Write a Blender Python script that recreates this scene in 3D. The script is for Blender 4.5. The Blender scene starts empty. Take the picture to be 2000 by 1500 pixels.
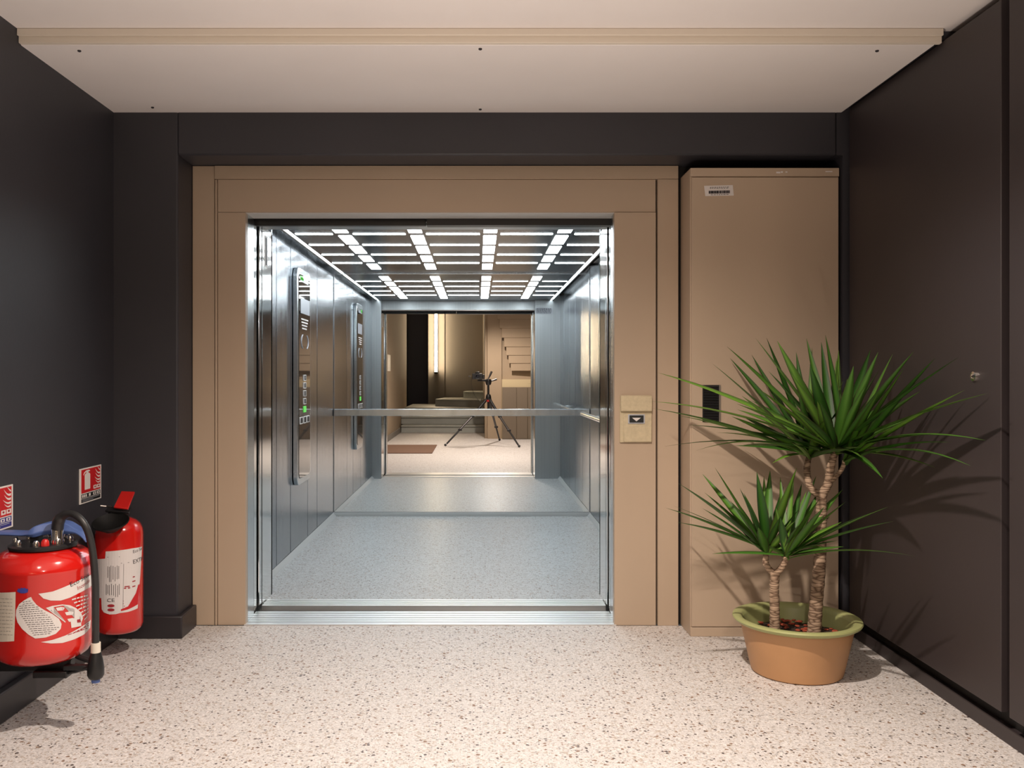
import bpy, bmesh, math, random
from mathutils import Vector, Matrix
random.seed(7)
PI = math.pi
S = bpy.context.scene
COL = S.collection
F, H, CX, CY = 1750.0, 1.25, 933.0, 735.0      # focal length (px of 2000), eye height, vanishing point

# ------------------------------------------------------------------ camera
cam = bpy.data.cameras.new('camera'); co = bpy.data.objects.new('camera', cam); COL.objects.link(co)
co.location = (0, 0, H); co.rotation_euler = (PI/2, 0, 0)
cam.sensor_width = 36; cam.lens = 36*F/2000; cam.shift_x = (1000-CX)/2000; cam.shift_y = -(750-CY)/2000
cam.clip_start = 0.02; cam.clip_end = 100
S.camera = co
# ------------------------------------------------------------------ world, lights, exposure
w = bpy.data.worlds.new('world'); S.world = w; w.use_nodes = True
w.node_tree.nodes['Background'].inputs[0].default_value = (0.9, 0.85, 0.8, 1)
w.node_tree.nodes['Background'].inputs[1].default_value = 0.05
vs = S.view_settings
vs.view_transform = 'Standard'; vs.look = 'None'; vs.gamma = 1; vs.use_curve_mapping = False; vs.exposure = 0.0
def spot(name, loc, energy, col, size=0.05, angle=165, blend=0.6, target=None):
    l = bpy.data.lights.new(name, 'SPOT'); l.energy = energy; l.color = col; l.shadow_soft_size = size
    l.spot_size = math.radians(angle); l.spot_blend = blend
    o = bpy.data.objects.new(name, l); o.location = loc; COL.objects.link(o)
    if target is not None:
        o.rotation_euler = (Vector(target)-Vector(loc)).to_track_quat('-Z', 'Y').to_euler()
    return o
WARM = (1.0, 0.86, 0.75)
spot('hall_downlight', (0.25, 2.38, 2.50), 300, WARM, 0.035, 152, 0.85)
spot('hall_downlight', (0.30, -0.55, 2.50), 215, WARM, 0.02, 165, 0.7)
spot('hall_downlight', (-0.9, 0.8, 2.50), 30, WARM, 0.15, 160, 0.8)

up = spot('added_ceiling_fill', (0.0, 1.55, 0.35), 178, WARM, 0.0, 150, 1.0)  # added fill with no fixture in the hall, brightens the ceiling from below
up.rotation_euler = (PI, 0, 0)

# ------------------------------------------------------------------ materials
M = {}
def mat(name, color, rough=0.5, metal=0.0, spec=0.5, emis=None, estr=0.0, aniso=0.0, arot=0.0, noise=None, bump=None, coat=0.0):
    m = bpy.data.materials.new(name); m.use_nodes = True; M[name] = m
    nt = m.node_tree; b = nt.nodes['Principled BSDF']
    b.inputs['Base Color'].default_value = (*color, 1); b.inputs['Roughness'].default_value = rough
    b.inputs['Metallic'].default_value = metal; b.inputs['Specular IOR Level'].default_value = spec
    b.inputs['Coat Weight'].default_value = coat; b.inputs['Coat Roughness'].default_value = 0.08
    if emis: b.inputs['Emission Color'].default_value = (*emis, 1); b.inputs['Emission Strength'].default_value = estr
    if aniso:
        b.inputs['Anisotropic'].default_value = aniso; b.inputs['Anisotropic Rotation'].default_value = arot
    geo = None
    if noise or bump:
        geo = nt.nodes.new('ShaderNodeNewGeometry')
    if noise:                       # (scale vec, amount, rough amount)
        sc, amt = noise[0], noise[1]
        mp = nt.nodes.new('ShaderNodeMapping'); mp.inputs['Scale'].default_value = sc
        nt.links.new(geo.outputs['Position'], mp.inputs['Vector'])
        n = nt.nodes.new('ShaderNodeTexNoise'); n.inputs['Scale'].default_value = 1; n.inputs['Detail'].default_value = 4
        nt.links.new(mp.outputs[0], n.inputs['Vector'])
        r = nt.nodes.new('ShaderNodeMapRange'); r.inputs[1].default_value = 0.3; r.inputs[2].default_value = 0.7
        r.inputs[3].default_value = 1-amt; r.inputs[4].default_value = 1+amt
        nt.links.new(n.outputs['Fac'], r.inputs[0])
        mx = nt.nodes.new('ShaderNodeVectorMath'); mx.operation = 'SCALE'
        mx.inputs[0].default_value = color
        nt.links.new(r.outputs[0], mx.inputs['Scale']); nt.links.new(mx.outputs[0], b.inputs['Base Color'])
        if len(noise) > 2:
            r2 = nt.nodes.new('ShaderNodeMapRange'); r2.inputs[1].default_value = 0.3; r2.inputs[2].default_value = 0.7
            r2.inputs[3].default_value = max(0, rough-noise[2]); r2.inputs[4].default_value = rough+noise[2]
            nt.links.new(n.outputs['Fac'], r2.inputs[0]); nt.links.new(r2.outputs[0], b.inputs['Roughness'])
    if bump:                        # (scale vec, strength, distance)
        mp = nt.nodes.new('ShaderNodeMapping'); mp.inputs['Scale'].default_value = bump[0]
        nt.links.new(geo.outputs['Position'], mp.inputs['Vector'])
        n = nt.nodes.new('ShaderNodeTexNoise'); n.inputs['Scale'].default_value = 1; n.inputs['Detail'].default_value = 3
        nt.links.new(mp.outputs[0], n.inputs['Vector'])
        bp = nt.nodes.new('ShaderNodeBump'); bp.inputs['Strength'].default_value = bump[1]; bp.inputs['Distance'].default_value = bump[2]
        nt.links.new(n.outputs['Fac'], bp.inputs['Height']); nt.links.new(bp.outputs[0], b.inputs['Normal'])
    return m

mat('charcoal', (0.036, 0.035, 0.042), 0.5, noise=((1.2,1.2,1.2), 0.12), bump=((60,60,60), 0.15, 0.002))
mat('charcoal_gloss', (0.024, 0.021, 0.024), 0.38, noise=((2,2,2), 0.1))
mat('cladding', (0.034, 0.026, 0.027), 0.48, noise=((1.5,1.5,1.5), 0.1), bump=((90,90,90), 0.1, 0.001))
mat('gap_black', (0.004, 0.003, 0.003), 0.7)
mat('ceiling_white', (0.80, 0.75, 0.73), 0.8, noise=((1.5,1.5,1.5), 0.03), bump=((3,8,3), 0.25, 0.004))
mat('trim_cream', (0.68, 0.61, 0.52), 0.7)
mat('taupe', (0.48, 0.37, 0.27), 0.42, noise=((1.5,1.5,0.8), 0.05), bump=((150,150,150), 0.06, 0.001))
mat('taupe_dark', (0.20, 0.175, 0.145), 0.5)
mat('call_beige', (0.56, 0.47, 0.31), 0.55, noise=((60,60,60), 0.08))
mat('steel', (0.60, 0.63, 0.64), 0.24, 1.0, noise=((40,40,0.6), 0.04, 0.03))
mat('steel_polished', (0.72, 0.74, 0.74), 0.10, 1.0)
mat('sill_metal', (0.92, 0.93, 0.93), 0.33, 1.0)
mat('sill_dark', (0.07, 0.065, 0.06), 0.4, 0.6)
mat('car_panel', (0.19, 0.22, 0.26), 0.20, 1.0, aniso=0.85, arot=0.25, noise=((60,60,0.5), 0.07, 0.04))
mat('car_trim', (0.55, 0.58, 0.60), 0.25, 1.0)
mat('return_steel', (0.42, 0.45, 0.47), 0.36, 1.0, noise=((60,60,0.5), 0.06, 0.04))
mat('skirting_grey', (0.42, 0.44, 0.44), 0.4)
mat('reveal_light', (0.62, 0.57, 0.52), 0.45, 0.25)
mat('ceiling_steel', (0.085, 0.092, 0.105), 0.22, 1.0, aniso=0.5, noise=((2,90,90), 0.06, 0.03))
mat('mirror', (0.90, 0.91, 0.90), 0.0, 1.0)
mat('lamp_white', (0.9,0.9,0.9), 0.5, emis=(0.90, 0.97, 1.0), estr=17)
mat('cove_white', (0.9,0.9,0.9), 0.5, emis=(0.90, 0.97, 1.0), estr=10)
mat('tube_warm', (0.9,0.9,0.9), 0.5, emis=(1.0, 0.78, 0.52), estr=60)
mat('green_led', (0.1,0.5,0.1), 0.4, emis=(0.12, 0.6, 0.08), estr=0.6)
mat('panel_glass', (0.10, 0.09, 0.085), 0.03, 0.75)
mat('display_grey', (0.45, 0.47, 0.52), 0.3)
mat('red_paint', (0.62, 0.012, 0.008), 0.16, 0.0, 0.5, coat=0.8)
mat('red_plastic', (0.55, 0.015, 0.012), 0.35)
mat('black_plastic', (0.012, 0.012, 0.013), 0.38)
mat('black_rubber', (0.022, 0.022, 0.023), 0.42)
mat('horn_black', (0.006, 0.006, 0.006), 0.6, spec=0.2)
mat('chrome', (0.75, 0.72, 0.68), 0.12, 1.0)
mat('blue_plastic', (0.075, 0.13, 0.34), 0.4)
mat('label_white', (0.72, 0.68, 0.66), 0.5)
mat('label_paper', (0.74, 0.68, 0.58), 0.6)
mat('sign_white', (0.78, 0.74, 0.70), 0.5)
mat('sign_red', (0.55, 0.008, 0.012), 0.45)
mat('sign_blue', (0.03, 0.03, 0.22), 0.45)
mat('sign_black', (0.012, 0.014, 0.014), 0.45)
mat('ink', (0.03, 0.025, 0.03), 0.6)
mat('ink_red', (0.35, 0.02, 0.03), 0.6)
mat('ink_blue', (0.04, 0.05, 0.30), 0.6)
mat('pot_clay', (0.48, 0.26, 0.12), 0.5, noise=((6,6,6), 0.06))
mat('pot_green', (0.36, 0.38, 0.16), 0.4)
mat('soil', (0.035, 0.018, 0.010), 0.9, noise=((60,60,60), 0.6), bump=((50,50,50), 1.0, 0.02))
mat('bark_chip', (0.30, 0.05, 0.02), 0.7)
mat('mat_brown', (0.17, 0.095, 0.06), 0.95, bump=((200,200,200), 0.6, 0.004))
mat('stair_grey', (0.44, 0.45, 0.41), 0.5, noise=((5,5,5), 0.06))
mat('beige_wall', (0.34, 0.255, 0.17), 0.7, noise=((1,1,1), 0.04))
mat('beige_dark', (0.17, 0.13, 0.09), 0.6)
mat('beige_lit', (0.50, 0.40, 0.24), 0.6)
mat('charcoal_lifted', (0.07, 0.068, 0.085), 0.5)
mat('dark_wall', (0.19, 0.17, 0.145), 0.6)
mat('tripod_black', (0.02, 0.019, 0.02), 0.35, 0.3)
mat('tripod_grey', (0.10, 0.095, 0.095), 0.3, 0.9)
mat('tripod_red', (0.45, 0.02, 0.02), 0.4)
mat('lens_glass', (0.01, 0.01, 0.015), 0.03)
mat('switch_white', (0.85, 0.78, 0.66), 0.4)

def terrazzo(name, base, warm, rough=0.33, spec=0.5):
    m = bpy.data.materials.new(name); m.use_nodes = True; M[name] = m
    nt = m.node_tree; N = nt.nodes; L = nt.links; b = N['Principled BSDF']
    b.inputs['Roughness'].default_value = rough; b.inputs['Specular IOR Level'].default_value = spec
    geo = N.new('ShaderNodeNewGeometry')
    nz = N.new('ShaderNodeTexNoise'); nz.inputs['Scale'].default_value = 90; nz.inputs['Detail'].default_value = 2
    L.new(geo.outputs['Position'], nz.inputs['Vector'])
    ds = N.new('ShaderNodeVectorMath'); ds.operation = 'SCALE'; ds.inputs['Scale'].default_value = 0.012
    L.new(nz.outputs['Color'], ds.inputs[0])
    ad = N.new('ShaderNodeVectorMath'); ad.operation = 'ADD'
    L.new(geo.outputs['Position'], ad.inputs[0]); L.new(ds.outputs[0], ad.inputs[1])
    big = N.new('ShaderNodeTexNoise'); big.inputs['Scale'].default_value = 1.3; L.new(geo.outputs['Position'], big.inputs['Vector'])
    fine = N.new('ShaderNodeTexNoise'); fine.inputs['Scale'].default_value = 130; fine.inputs['Detail'].default_value = 3
    L.new(geo.outputs['Position'], fine.inputs['Vector'])
    mr = N.new('ShaderNodeMapRange'); mr.inputs[1].default_value = 0.35; mr.inputs[2].default_value = 0.65; mr.inputs[3].default_value = 0.86; mr.inputs[4].default_value = 1.10
    L.new(fine.outputs['Fac'], mr.inputs[0])
    bs = N.new('ShaderNodeVectorMath'); bs.operation = 'SCALE'; bs.inputs[0].default_value = base
    L.new(mr.outputs[0], bs.inputs['Scale'])
    cur = bs.outputs[0]
    layers = [(120, 0.30, 0.36, tuple(c*1.18 for c in base)), (105, 0.30, 0.34, tuple(c*0.78 for c in warm)),
              (140, 0.20, 0.34, tuple(c*0.62 for c in base)), (66, 0.09, 0.24, (0.24, 0.15, 0.10)), (76, 0.10, 0.24, (0.085, 0.065, 0.06))]
    for i, (sc, prob, size, c) in enumerate(layers):
        off = N.new('ShaderNodeVectorMath'); off.operation = 'ADD'; off.inputs[1].default_value = (i*3.7, i*1.9, 0)
        L.new(ad.outputs[0], off.inputs[0])
        v = N.new('ShaderNodeTexVoronoi'); v.inputs['Scale'].default_value = sc; v.voronoi_dimensions = '2D'
        L.new(off.outputs[0], v.inputs['Vector'])
        sep = N.new('ShaderNodeSeparateColor'); L.new(v.outputs['Color'], sep.inputs[0])
        a = N.new('ShaderNodeMath'); a.operation = 'LESS_THAN'; a.inputs[1].default_value = prob; L.new(sep.outputs[0], a.inputs[0])
        sz = N.new('ShaderNodeMath'); sz.operation = 'MULTIPLY'; sz.inputs[1].default_value = size*1.5; L.new(sep.outputs[1], sz.inputs[0])
        sz2 = N.new('ShaderNodeMath'); sz2.operation = 'ADD'; sz2.inputs[1].default_value = size*0.35; L.new(sz.outputs[0], sz2.inputs[0])
        d = N.new('ShaderNodeMath'); d.operation = 'LESS_THAN'; L.new(v.outputs['Distance'], d.inputs[0]); L.new(sz2.outputs[0], d.inputs[1])
        mu = N.new('ShaderNodeMath'); mu.operation = 'MULTIPLY'; L.new(a.outputs[0], mu.inputs[0]); L.new(d.outputs[0], mu.inputs[1])
        mx = N.new('ShaderNodeMix'); mx.data_type = 'RGBA'
        L.new(mu.outputs[0], mx.inputs['Factor']); L.new(cur, mx.inputs['A']); mx.inputs['B'].default_value = (*c, 1)
        cur = mx.outputs['Result']
    L.new(cur, b.inputs['Base Color'])
terrazzo('terrazzo', (0.63, 0.60, 0.58), (0.60, 0.52, 0.45), 0.5, 0.3)
terrazzo('car_terrazzo', (0.47, 0.49, 0.495), (0.34, 0.33, 0.31))

def leaf_mat():
    m = bpy.data.materials.new('leaf_green'); m.use_nodes = True; M['leaf_green'] = m
    nt = m.node_tree; N = nt.nodes; L = nt.links; b = N['Principled BSDF']
    b.inputs['Roughness'].default_value = 0.46; b.inputs['Specular IOR Level'].default_value = 0.35
    uv = N.new('ShaderNodeUVMap'); uv.uv_map = 'UVMap'
    sx = N.new('ShaderNodeSeparateXYZ'); L.new(uv.outputs[0], sx.inputs[0])
    r = N.new('ShaderNodeValToRGB'); L.new(sx.outputs[0], r.inputs[0])
    e = r.color_ramp.elements
    e[0].position = 0.0; e[0].color = (0.045, 0.022, 0.012, 1); e[1].position = 1.0; e[1].color = (0.045, 0.022, 0.012, 1)
    for p, c in ((0.09, (0.030, 0.095, 0.012, 1)), (0.5, (0.075, 0.20, 0.022, 1)), (0.91, (0.030, 0.095, 0.012, 1))):
        q = e.new(p); q.color = c
    oi = N.new('ShaderNodeObjectInfo')
    h = N.new('ShaderNodeHueSaturation'); L.new(r.outputs[0], h.inputs['Color'])
    mr = N.new('ShaderNodeMapRange'); mr.inputs[3].default_value = 0.55; mr.inputs[4].default_value = 1.55; L.new(oi.outputs['Random'], mr.inputs[0])
    L.new(mr.outputs[0], h.inputs['Value'])
    mr2 = N.new('ShaderNodeMapRange'); mr2.inputs[3].default_value = 0.515; mr2.inputs[4].default_value = 0.475; L.new(oi.outputs['Random'], mr2.inputs[0])
    L.new(mr2.outputs[0], h.inputs['Hue'])
    L.new(h.outputs[0], b.inputs['Base Color'])
leaf_mat()
def bark_mat():
    m = bpy.data.materials.new('cane_bark'); m.use_nodes = True; M['cane_bark'] = m
    nt = m.node_tree; N = nt.nodes; L = nt.links; b = N['Principled BSDF']; b.inputs['Roughness'].default_value = 0.8
    geo = N.new('ShaderNodeNewGeometry')
    mp = N.new('ShaderNodeMapping'); mp.inputs['Scale'].default_value = (14, 14, 75); L.new(geo.outputs['Position'], mp.inputs['Vector'])
    v = N.new('ShaderNodeTexVoronoi'); v.feature = 'DISTANCE_TO_EDGE'; v.inputs['Scale'].default_value = 1; L.new(mp.outputs[0], v.inputs['Vector'])
    r = N.new('ShaderNodeValToRGB'); L.new(v.outputs['Distance'], r.inputs[0])
    r.color_ramp.elements[0].color = (0.10, 0.055, 0.03, 1); r.color_ramp.elements[1].color = (0.40, 0.28, 0.19, 1); r.color_ramp.elements[1].position = 0.16
    L.new(r.outputs[0], b.inputs['Base Color'])
    bp = N.new('ShaderNodeBump'); bp.inputs['Strength'].default_value = 0.8; bp.inputs['Distance'].default_value = 0.004
    L.new(v.outputs['Distance'], bp.inputs['Height']); L.new(bp.outputs[0], b.inputs['Normal'])
bark_mat()

# ------------------------------------------------------------------ mesh helpers
def W(px, py, Y): return Vector(((px-CX)*Y/F, Y, H+(CY-py)*Y/F))
class MB:
    def __init__(s): s.v = []; s.f = []; s.uv = {}
    def add(s, vs, fs):
        n = len(s.v); s.v += [tuple(v) for v in vs]; s.f += [tuple(i+n for i in f) for f in fs]; return s
    def box(s, x0, x1, y0, y1, z0, z1):
        vs = [(x,y,z) for x in (x0,x1) for y in (y0,y1) for z in (z0,z1)]
        return s.add(vs, [(0,1,3,2),(4,6,7,5),(0,4,5,1),(2,3,7,6),(0,2,6,4),(1,5,7,3)])
    def prism(s, pts, axis, a, b):          # polygon pts in the plane normal to axis, extruded a..b
        def mk(p, t):
            return (t,p[0],p[1]) if axis=='x' else ((p[0],t,p[1]) if axis=='y' else (p[0],p[1],t))
        n = len(pts)
        return s.add([mk(p,a) for p in pts]+[mk(p,b) for p in pts],
                     [tuple(range(n-1,-1,-1)), tuple(range(n,2*n))]+[(i,(i+1)%n,n+(i+1)%n,n+i) for i in range(n)])
    def lathe(s, prof, c=(0,0,0), n=48, mtx=None, caps=True):    # prof [(r,z)]
        vs = []; fs = []
        c = Vector(c)
        for r, z in prof:
            for k in range(n):
                a = 2*PI*k/n; p = Vector((r*math.cos(a), r*math.sin(a), z))
                if mtx: p = mtx @ p
                vs.append(p+c)
        for i in range(len(prof)-1):
            for k in range(n):
                a, b2 = i*n+k, i*n+(k+1)%n
                fs.append((a, b2, b2+n, a+n))
        if caps and prof[0][0] > 1e-5: fs.append(tuple(range(n-1,-1,-1)))
        if caps and prof[-1][0] > 1e-5: fs.append(tuple((len(prof)-1)*n+k for k in range(n)))
        return s.add(vs, fs)
    def tube(s, pts, rad, n=12, flat=1.0, up=None):
        pts = [Vector(p) for p in pts]
        if not isinstance(rad, (list, tuple)): rad = [rad]*len(pts)
        vs = []; fs = []; prev = None
        for i, p in enumerate(pts):
            t = (pts[min(i+1,len(pts)-1)]-pts[max(i-1,0)]).normalized()
            if prev is None:
                u = Vector(up) if up else (Vector((0,0,1)) if abs(t.z) < 0.9 else Vector((1,0,0)))
                a = t.cross(u).normalized()
            else: a = (prev - t*prev.dot(t)).normalized()
            prev = a; b = t.cross(a)
            for k in range(n):
                q = 2*PI*k/n
                vs.append(p + a*math.cos(q)*rad[i] + b*math.sin(q)*rad[i]*flat)
        for i in range(len(pts)-1):
            for k in range(n):
                fs.append((i*n+k, i*n+(k+1)%n, (i+1)*n+(k+1)%n, (i+1)*n+k))
        fs.append(tuple(range(n-1,-1,-1))); fs.append(tuple((len(pts)-1)*n+k for k in range(n)))
        return s.add(vs, fs)
    def sphere(s, c, r, sc=(1,1,1), n=14, m=8):
        prof = [(max(1e-6, math.sin(PI*i/m))*r, -math.cos(PI*i/m)*r) for i in range(m+1)]
        prof[0] = (1e-6, -r); prof[-1] = (1e-6, r)
        return s.lathe(prof, c, n, Matrix.Diagonal((*sc, 1)).to_3x3())
    def build(s, name, material, parent=None, bevel=0, smooth=False, seg=2, kind=None, **props):
        me = bpy.data.meshes.new(name); me.from_pydata(s.v, [], s.f); 
        bm = bmesh.new(); bm.from_mesh(me); bmesh.ops.recalc_face_normals(bm, faces=bm.faces); bm.to_mesh(me); bm.free()
        me.materials.append(M[material] if isinstance(material, str) else material)
        o = bpy.data.objects.new(name, me); COL.objects.link(o)
        if parent: o.parent = parent; o.matrix_parent_inverse = world(parent).inverted()
        if smooth or bevel:
            for p in me.polygons: p.use_smooth = True
            me.set_sharp_from_angle(angle=math.radians(38))
        if bevel:
            mo = o.modifiers.new('bevel', 'BEVEL'); mo.width = bevel; mo.segments = seg; mo.limit_method = 'ANGLE'
        if kind: o['kind'] = kind
        for k, v in props.items(): o[k] = v
        return o
def world(o):
    m = Matrix.Translation(o.location)
    return (world(o.parent) @ o.matrix_parent_inverse @ m) if o.parent else m
def B(*a): return MB().box(*a)
def thing(name, loc, label, cat, group=None):
    o = bpy.data.objects.new(name, None); COL.objects.link(o); o.location = loc; o.empty_display_size = 0.1
    o['label'] = label; o['category'] = cat
    if group: o['group'] = group
    return o
def text2d(s, size, align='CENTER'):
    cu = bpy.data.curves.new('t', 'FONT'); cu.body = s; cu.size = size; cu.align_x = align; cu.align_y = 'CENTER'; cu.resolution_u = 3
    o = bpy.data.objects.new('t', cu); COL.objects.link(o)
    dg = bpy.context.evaluated_depsgraph_get(); me = o.evaluated_get(dg).to_mesh()
    vs = [(v.co.x, v.co.y) for v in me.vertices]; fs = [tuple(p.vertices) for p in me.polygons]
    o.evaluated_get(dg).to_mesh_clear(); bpy.data.objects.remove(o); bpy.data.curves.remove(cu)
    return vs, fs

# ------------------------------------------------------------------ setting
XL, XR = -1.741, 1.765
YW, YF = 4.285, 4.492                    # front wall face, elevator frame face
ZC, ZS = 2.565, 2.512
XO0, XO1, ZO = -1.172, 0.695, 2.071       # clear opening
XC0, XC1, YC0, YM, ZCC = -1.291, 1.005, 5.11, 8.042, 2.178   # car
B(-2.1, 2.1, -9.0, YF-0.001, -0.1, 0.0).build('floor', 'terrazzo', kind='structure')
# left wall: charcoal in the lift bay, beige further back
B(XL-0.15, XL, 1.2, 4.6, 0, 3.0).build('wall_left', 'charcoal', kind='structure')
B(XL-0.15, XL, -5.85, 1.2, 0, 4.2).build('wall_left', 'beige_wall', kind='structure')
# front wall with the lift recess
B(XL-0.15, -1.434, YW, 4.60, 0, 2.9).build('wall_front', 'charcoal', kind='structure', bevel=0.008)
B(-1.436, 1.716, YW, 4.60, 2.308, 2.9).build('wall_front', 'charcoal', kind='structure', bevel=0.008)
B(1.745, 2.0, YW, 4.60, 0, 2.9).build('wall_front', 'charcoal', kind='structure')
B(1.716, 1.745, YW, 4.60, 2.308, 2.9).build('wall_front', 'charcoal', kind='structure')
B(1.01, 1.74, YF+0.03, 4.60, 0, 2.307).build('wall_front', 'gap_black', kind='structure')
# right wall behind its cladding
B(1.825, 2.0, -2.2, 4.75, 0, 3.0).build('wall_right', 'gap_black', kind='structure')
# ceilings
cl = B(-2.1, 2.1, -1.35, 3.42, ZC, 2.75).build('ceiling', 'ceiling_white', kind='structure')
B(-2.1, 1.742, 3.415, 4.4, ZS, 2.75).build('ceiling', 'ceiling_white', kind='structure', bevel=0.004)
B(1.742, 2.1, 3.415, 4.4, 2.53, 2.75).build('ceiling', 'charcoal', kind='structure')
MB().box(-1.741, 1.76, 3.395, 3.4149, ZS+0.001, ZC).box(-1.741, 1.76, 3.382, 3.395, ZS+0.026, ZC).build('trim_1', 'trim_cream', kind='structure', bevel=0.003)
for px, Y, z in ((155, 3.47, ZS), (938, 3.45, ZS), (938, 4.23, ZS), (298, 4.20, ZS), (1713, 3.47, ZS)):
    X = (px-CX)*Y/F
    h = MB().lathe([(0.0001,0),(0.007,0),(0.007,-0.004),(0.004,-0.006),(0.0001,-0.006)], (X, Y, z), 10).build('screw_head', 'ink', cl)
# baseboards
MB().box(XL, XL+0.033, 1.2, YW-0.02, 0, 0.112).build('baseboard_left', 'charcoal_gloss', kind='structure', bevel=0.006)
MB().prism([(XL+0.02, YW-0.023), (-1.407, YW-0.023), (-1.407, YF-0.003), (-1.432, YF-0.003), (-1.432, YW), (XL+0.02, YW)], 'z', 0, 0.108).build('baseboard_front', 'charcoal_gloss', kind='structure', bevel=0.006)
B(1.80, 1.826, -2.2, 4.28, 0, 0.055).build('baseboard_right', 'cladding', kind='structure', bevel=0.003)
B(XL, XL+0.03, -5.85, 1.2, 0, 0.11).build('baseboard_left', 'dark_wall', kind='structure', bevel=0.004)

# right wall cladding: flush service panels
def cladding(y0, y1, label, lock=None):
    t = thing('wall_panel', (XR+0.03, (y0+y1)/2, 0.117), label, 'panel')
    B(XR, XR+0.045, y0, y1, 0.117, 2.522).build('panel_board', 'cladding', t, bevel=0.0025)
    if lock:
        Y, z = lock
        mt = Matrix.Rotation(-PI/2, 3, 'Y')
        MB().lathe([(0.0001,0.004),(0.0075,0.004),(0.009,0.010),(0.017,0.009),(0.019,0.0),(0.019,-0.004)], (XR, Y, z), 20, mt).build('lock', 'chrome', t, smooth=True)
        B(XR-0.007, XR-0.0035, Y-0.0018, Y+0.0018, z-0.005, z+0.005).build('keyhole', 'ink', t)
    return t
cladding(3.022, 4.255, 'tall charcoal wall panel with a round lock, beside the potted plant', (3.178, 1.25))
cladding(1.2, 2.976, 'tall charcoal wall panel at the right edge, nearest the viewer')
cladding(-1.6, 1.155, 'charcoal wall panel beside the tripod, out of direct view')

# ------------------------------------------------------------------ area behind the camera (seen in the mirror)
BK = lambda px, d: (px-CX)*d/F                # mirrored pixel column at mirrored distance d
YB = lambda d: 2*YM-d
B(-2.1, -1.30, -9.0, -8.85, 0, 4.3).build('wall_back', 'charcoal_lifted', kind='structure')  # charcoal lightened in its colour, since no light reaches this recess
B(-1.33, 0.5, -8.2, -8.05, 0, 4.3).build('wall_back', 'dark_wall', kind='structure')
B(-1.33, BK(868, 24), -8.05, -8.03, 0, 4.3).build('wall_back', 'dark_wall', kind='structure')
B(-2.1, -1.95, -9.0, -5.85, 0, 4.3).build('wall_left', 'charcoal', kind='structure')
B(-2.1, 2.1, -9.0, -1.35, 4.2, 4.3).build('ceiling', 'ceiling_white', kind='structure')
B(-2.1, 2.1, -1.45, -1.35, 2.75, 4.2).build('wall_back', 'ceiling_white', kind='structure')
# beige pier and the underside of the upper flight on the right
B(0.145, 1.9, -9.0, -1.95, 0, 4.2).build('wall_back', 'beige_wall', kind='structure')
B(0.195, 0.48, -1.949, -1.86, 0, 4.2).build('wall_back', 'beige_wall', kind='structure')
B(1.9, 2.0, -2.2, -1.0, 0, 4.2).build('wall_right', 'beige_wall', kind='structure')
st = thing('stair_soffit', (0.9, -1.9, 1.3), 'beige stepped underside of the upper stair flight reflected in the mirror', 'staircase')
for i, z in enumerate((1.36, 1.51, 1.67, 1.84, 2.02, 2.21, 2.39, 2.6)):
    z1 = (1.51, 1.67, 1.84, 2.02, 2.21, 2.39, 2.6, 3.0)[i]
    a = 0.022*i
    MB().prism([(0.66-0.045*i, -1.855), (1.45, -1.855), (1.45, -1.80+0.012*i+0.02), (0.66-0.045*i, -1.845+0.012*i)], 'z', z, z1).build('soffit_step', 'beige_wall', st, bevel=0.006)
cb = thing('low_cabinet', (0.9, -1.8, 0), 'low brown panelled cupboard under the stairs, reflected in the mirror behind the tripod', 'cabinet')
B(0.484, 1.42, -1.945, -1.74, 0, 1.19).build('carcass', 'beige_lit', cb)  # raking light put into the colour: paler band above the doors
for x0, x1 in ((0.487, 0.770), (0.776, 0.99), (0.996, 1.42)):
    B(x0, x1, -1.74, -1.705, 0.01, 1.035).build('door', 'beige_dark', cb, bevel=0.003)
# winding stairs
stairs = thing('staircase', (-0.8, -4.4, 0), 'grey winding stairs reflected in the back mirror', 'staircase')
def step(poly, z0, z1):
    MB().prism(poly, 'z', z0, z1-0.035).build('riser', 'stair_grey', stairs, bevel=0.004)
    c = Vector((sum(p[0] for p in poly)/len(poly), sum(p[1] for p in poly)/len(poly)))
    n = [(p[0], p[1]+(0.035 if p[1] > c.y else 0)) for p in poly]
    MB().prism(n, 'z', z1-0.035, z1).build('tread', 'stair_grey', stairs, bevel=0.008)
yb = -7.9
step([(-1.70, YB(19.9)), (0.14, YB(19.9)), (0.14, yb), (-1.70, yb)], 0, 0.162)
step([(-1.738, YB(20.35)), (0.14, YB(20.35)), (0.14, yb), (-1.738, yb)], 0.163, 0.34)
step([(-1.738, YB(21.2)), (0.14, YB(20.95)), (0.14, yb), (-1.738, yb)], 0.341, 0.51)
step([(-1.05, YB(22.2)), (0.14, YB(21.5)), (0.14, yb), (-0.90, yb)], 0.511, 0.685)
step([(-0.37, YB(23.2)), (0.14, YB(22.3)), (0.14, yb), (-0.25, yb)], 0.686, 0.865)
# wall lamp
wl = thing('wall_lamp', (BK(851.5, 23.9), -7.93, 1.32), 'long vertical tube lamp glowing warm on the stair wall, in the mirror', 'lamp')
xl = BK(851.5, 23.9)
MB().box(xl-0.035, xl+0.035, -8.03, -7.93, 1.34, 3.3).build('back_plate', 'chrome', wl)
MB().lathe([(0.001,1.36),(0.036,1.37),(0.038,1.40),(0.038,3.22),(0.036,3.25),(0.001,3.26)], (xl, -7.87, 0), 20).build('light_tube', 'tube_warm', wl, smooth=True)
MB().lathe([(0.001,1.31),(0.055,1.32),(0.055,1.37),(0.001,1.372)], (xl, -7.87, 0), 20).build('end_cap', 'black_plastic', wl)
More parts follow.
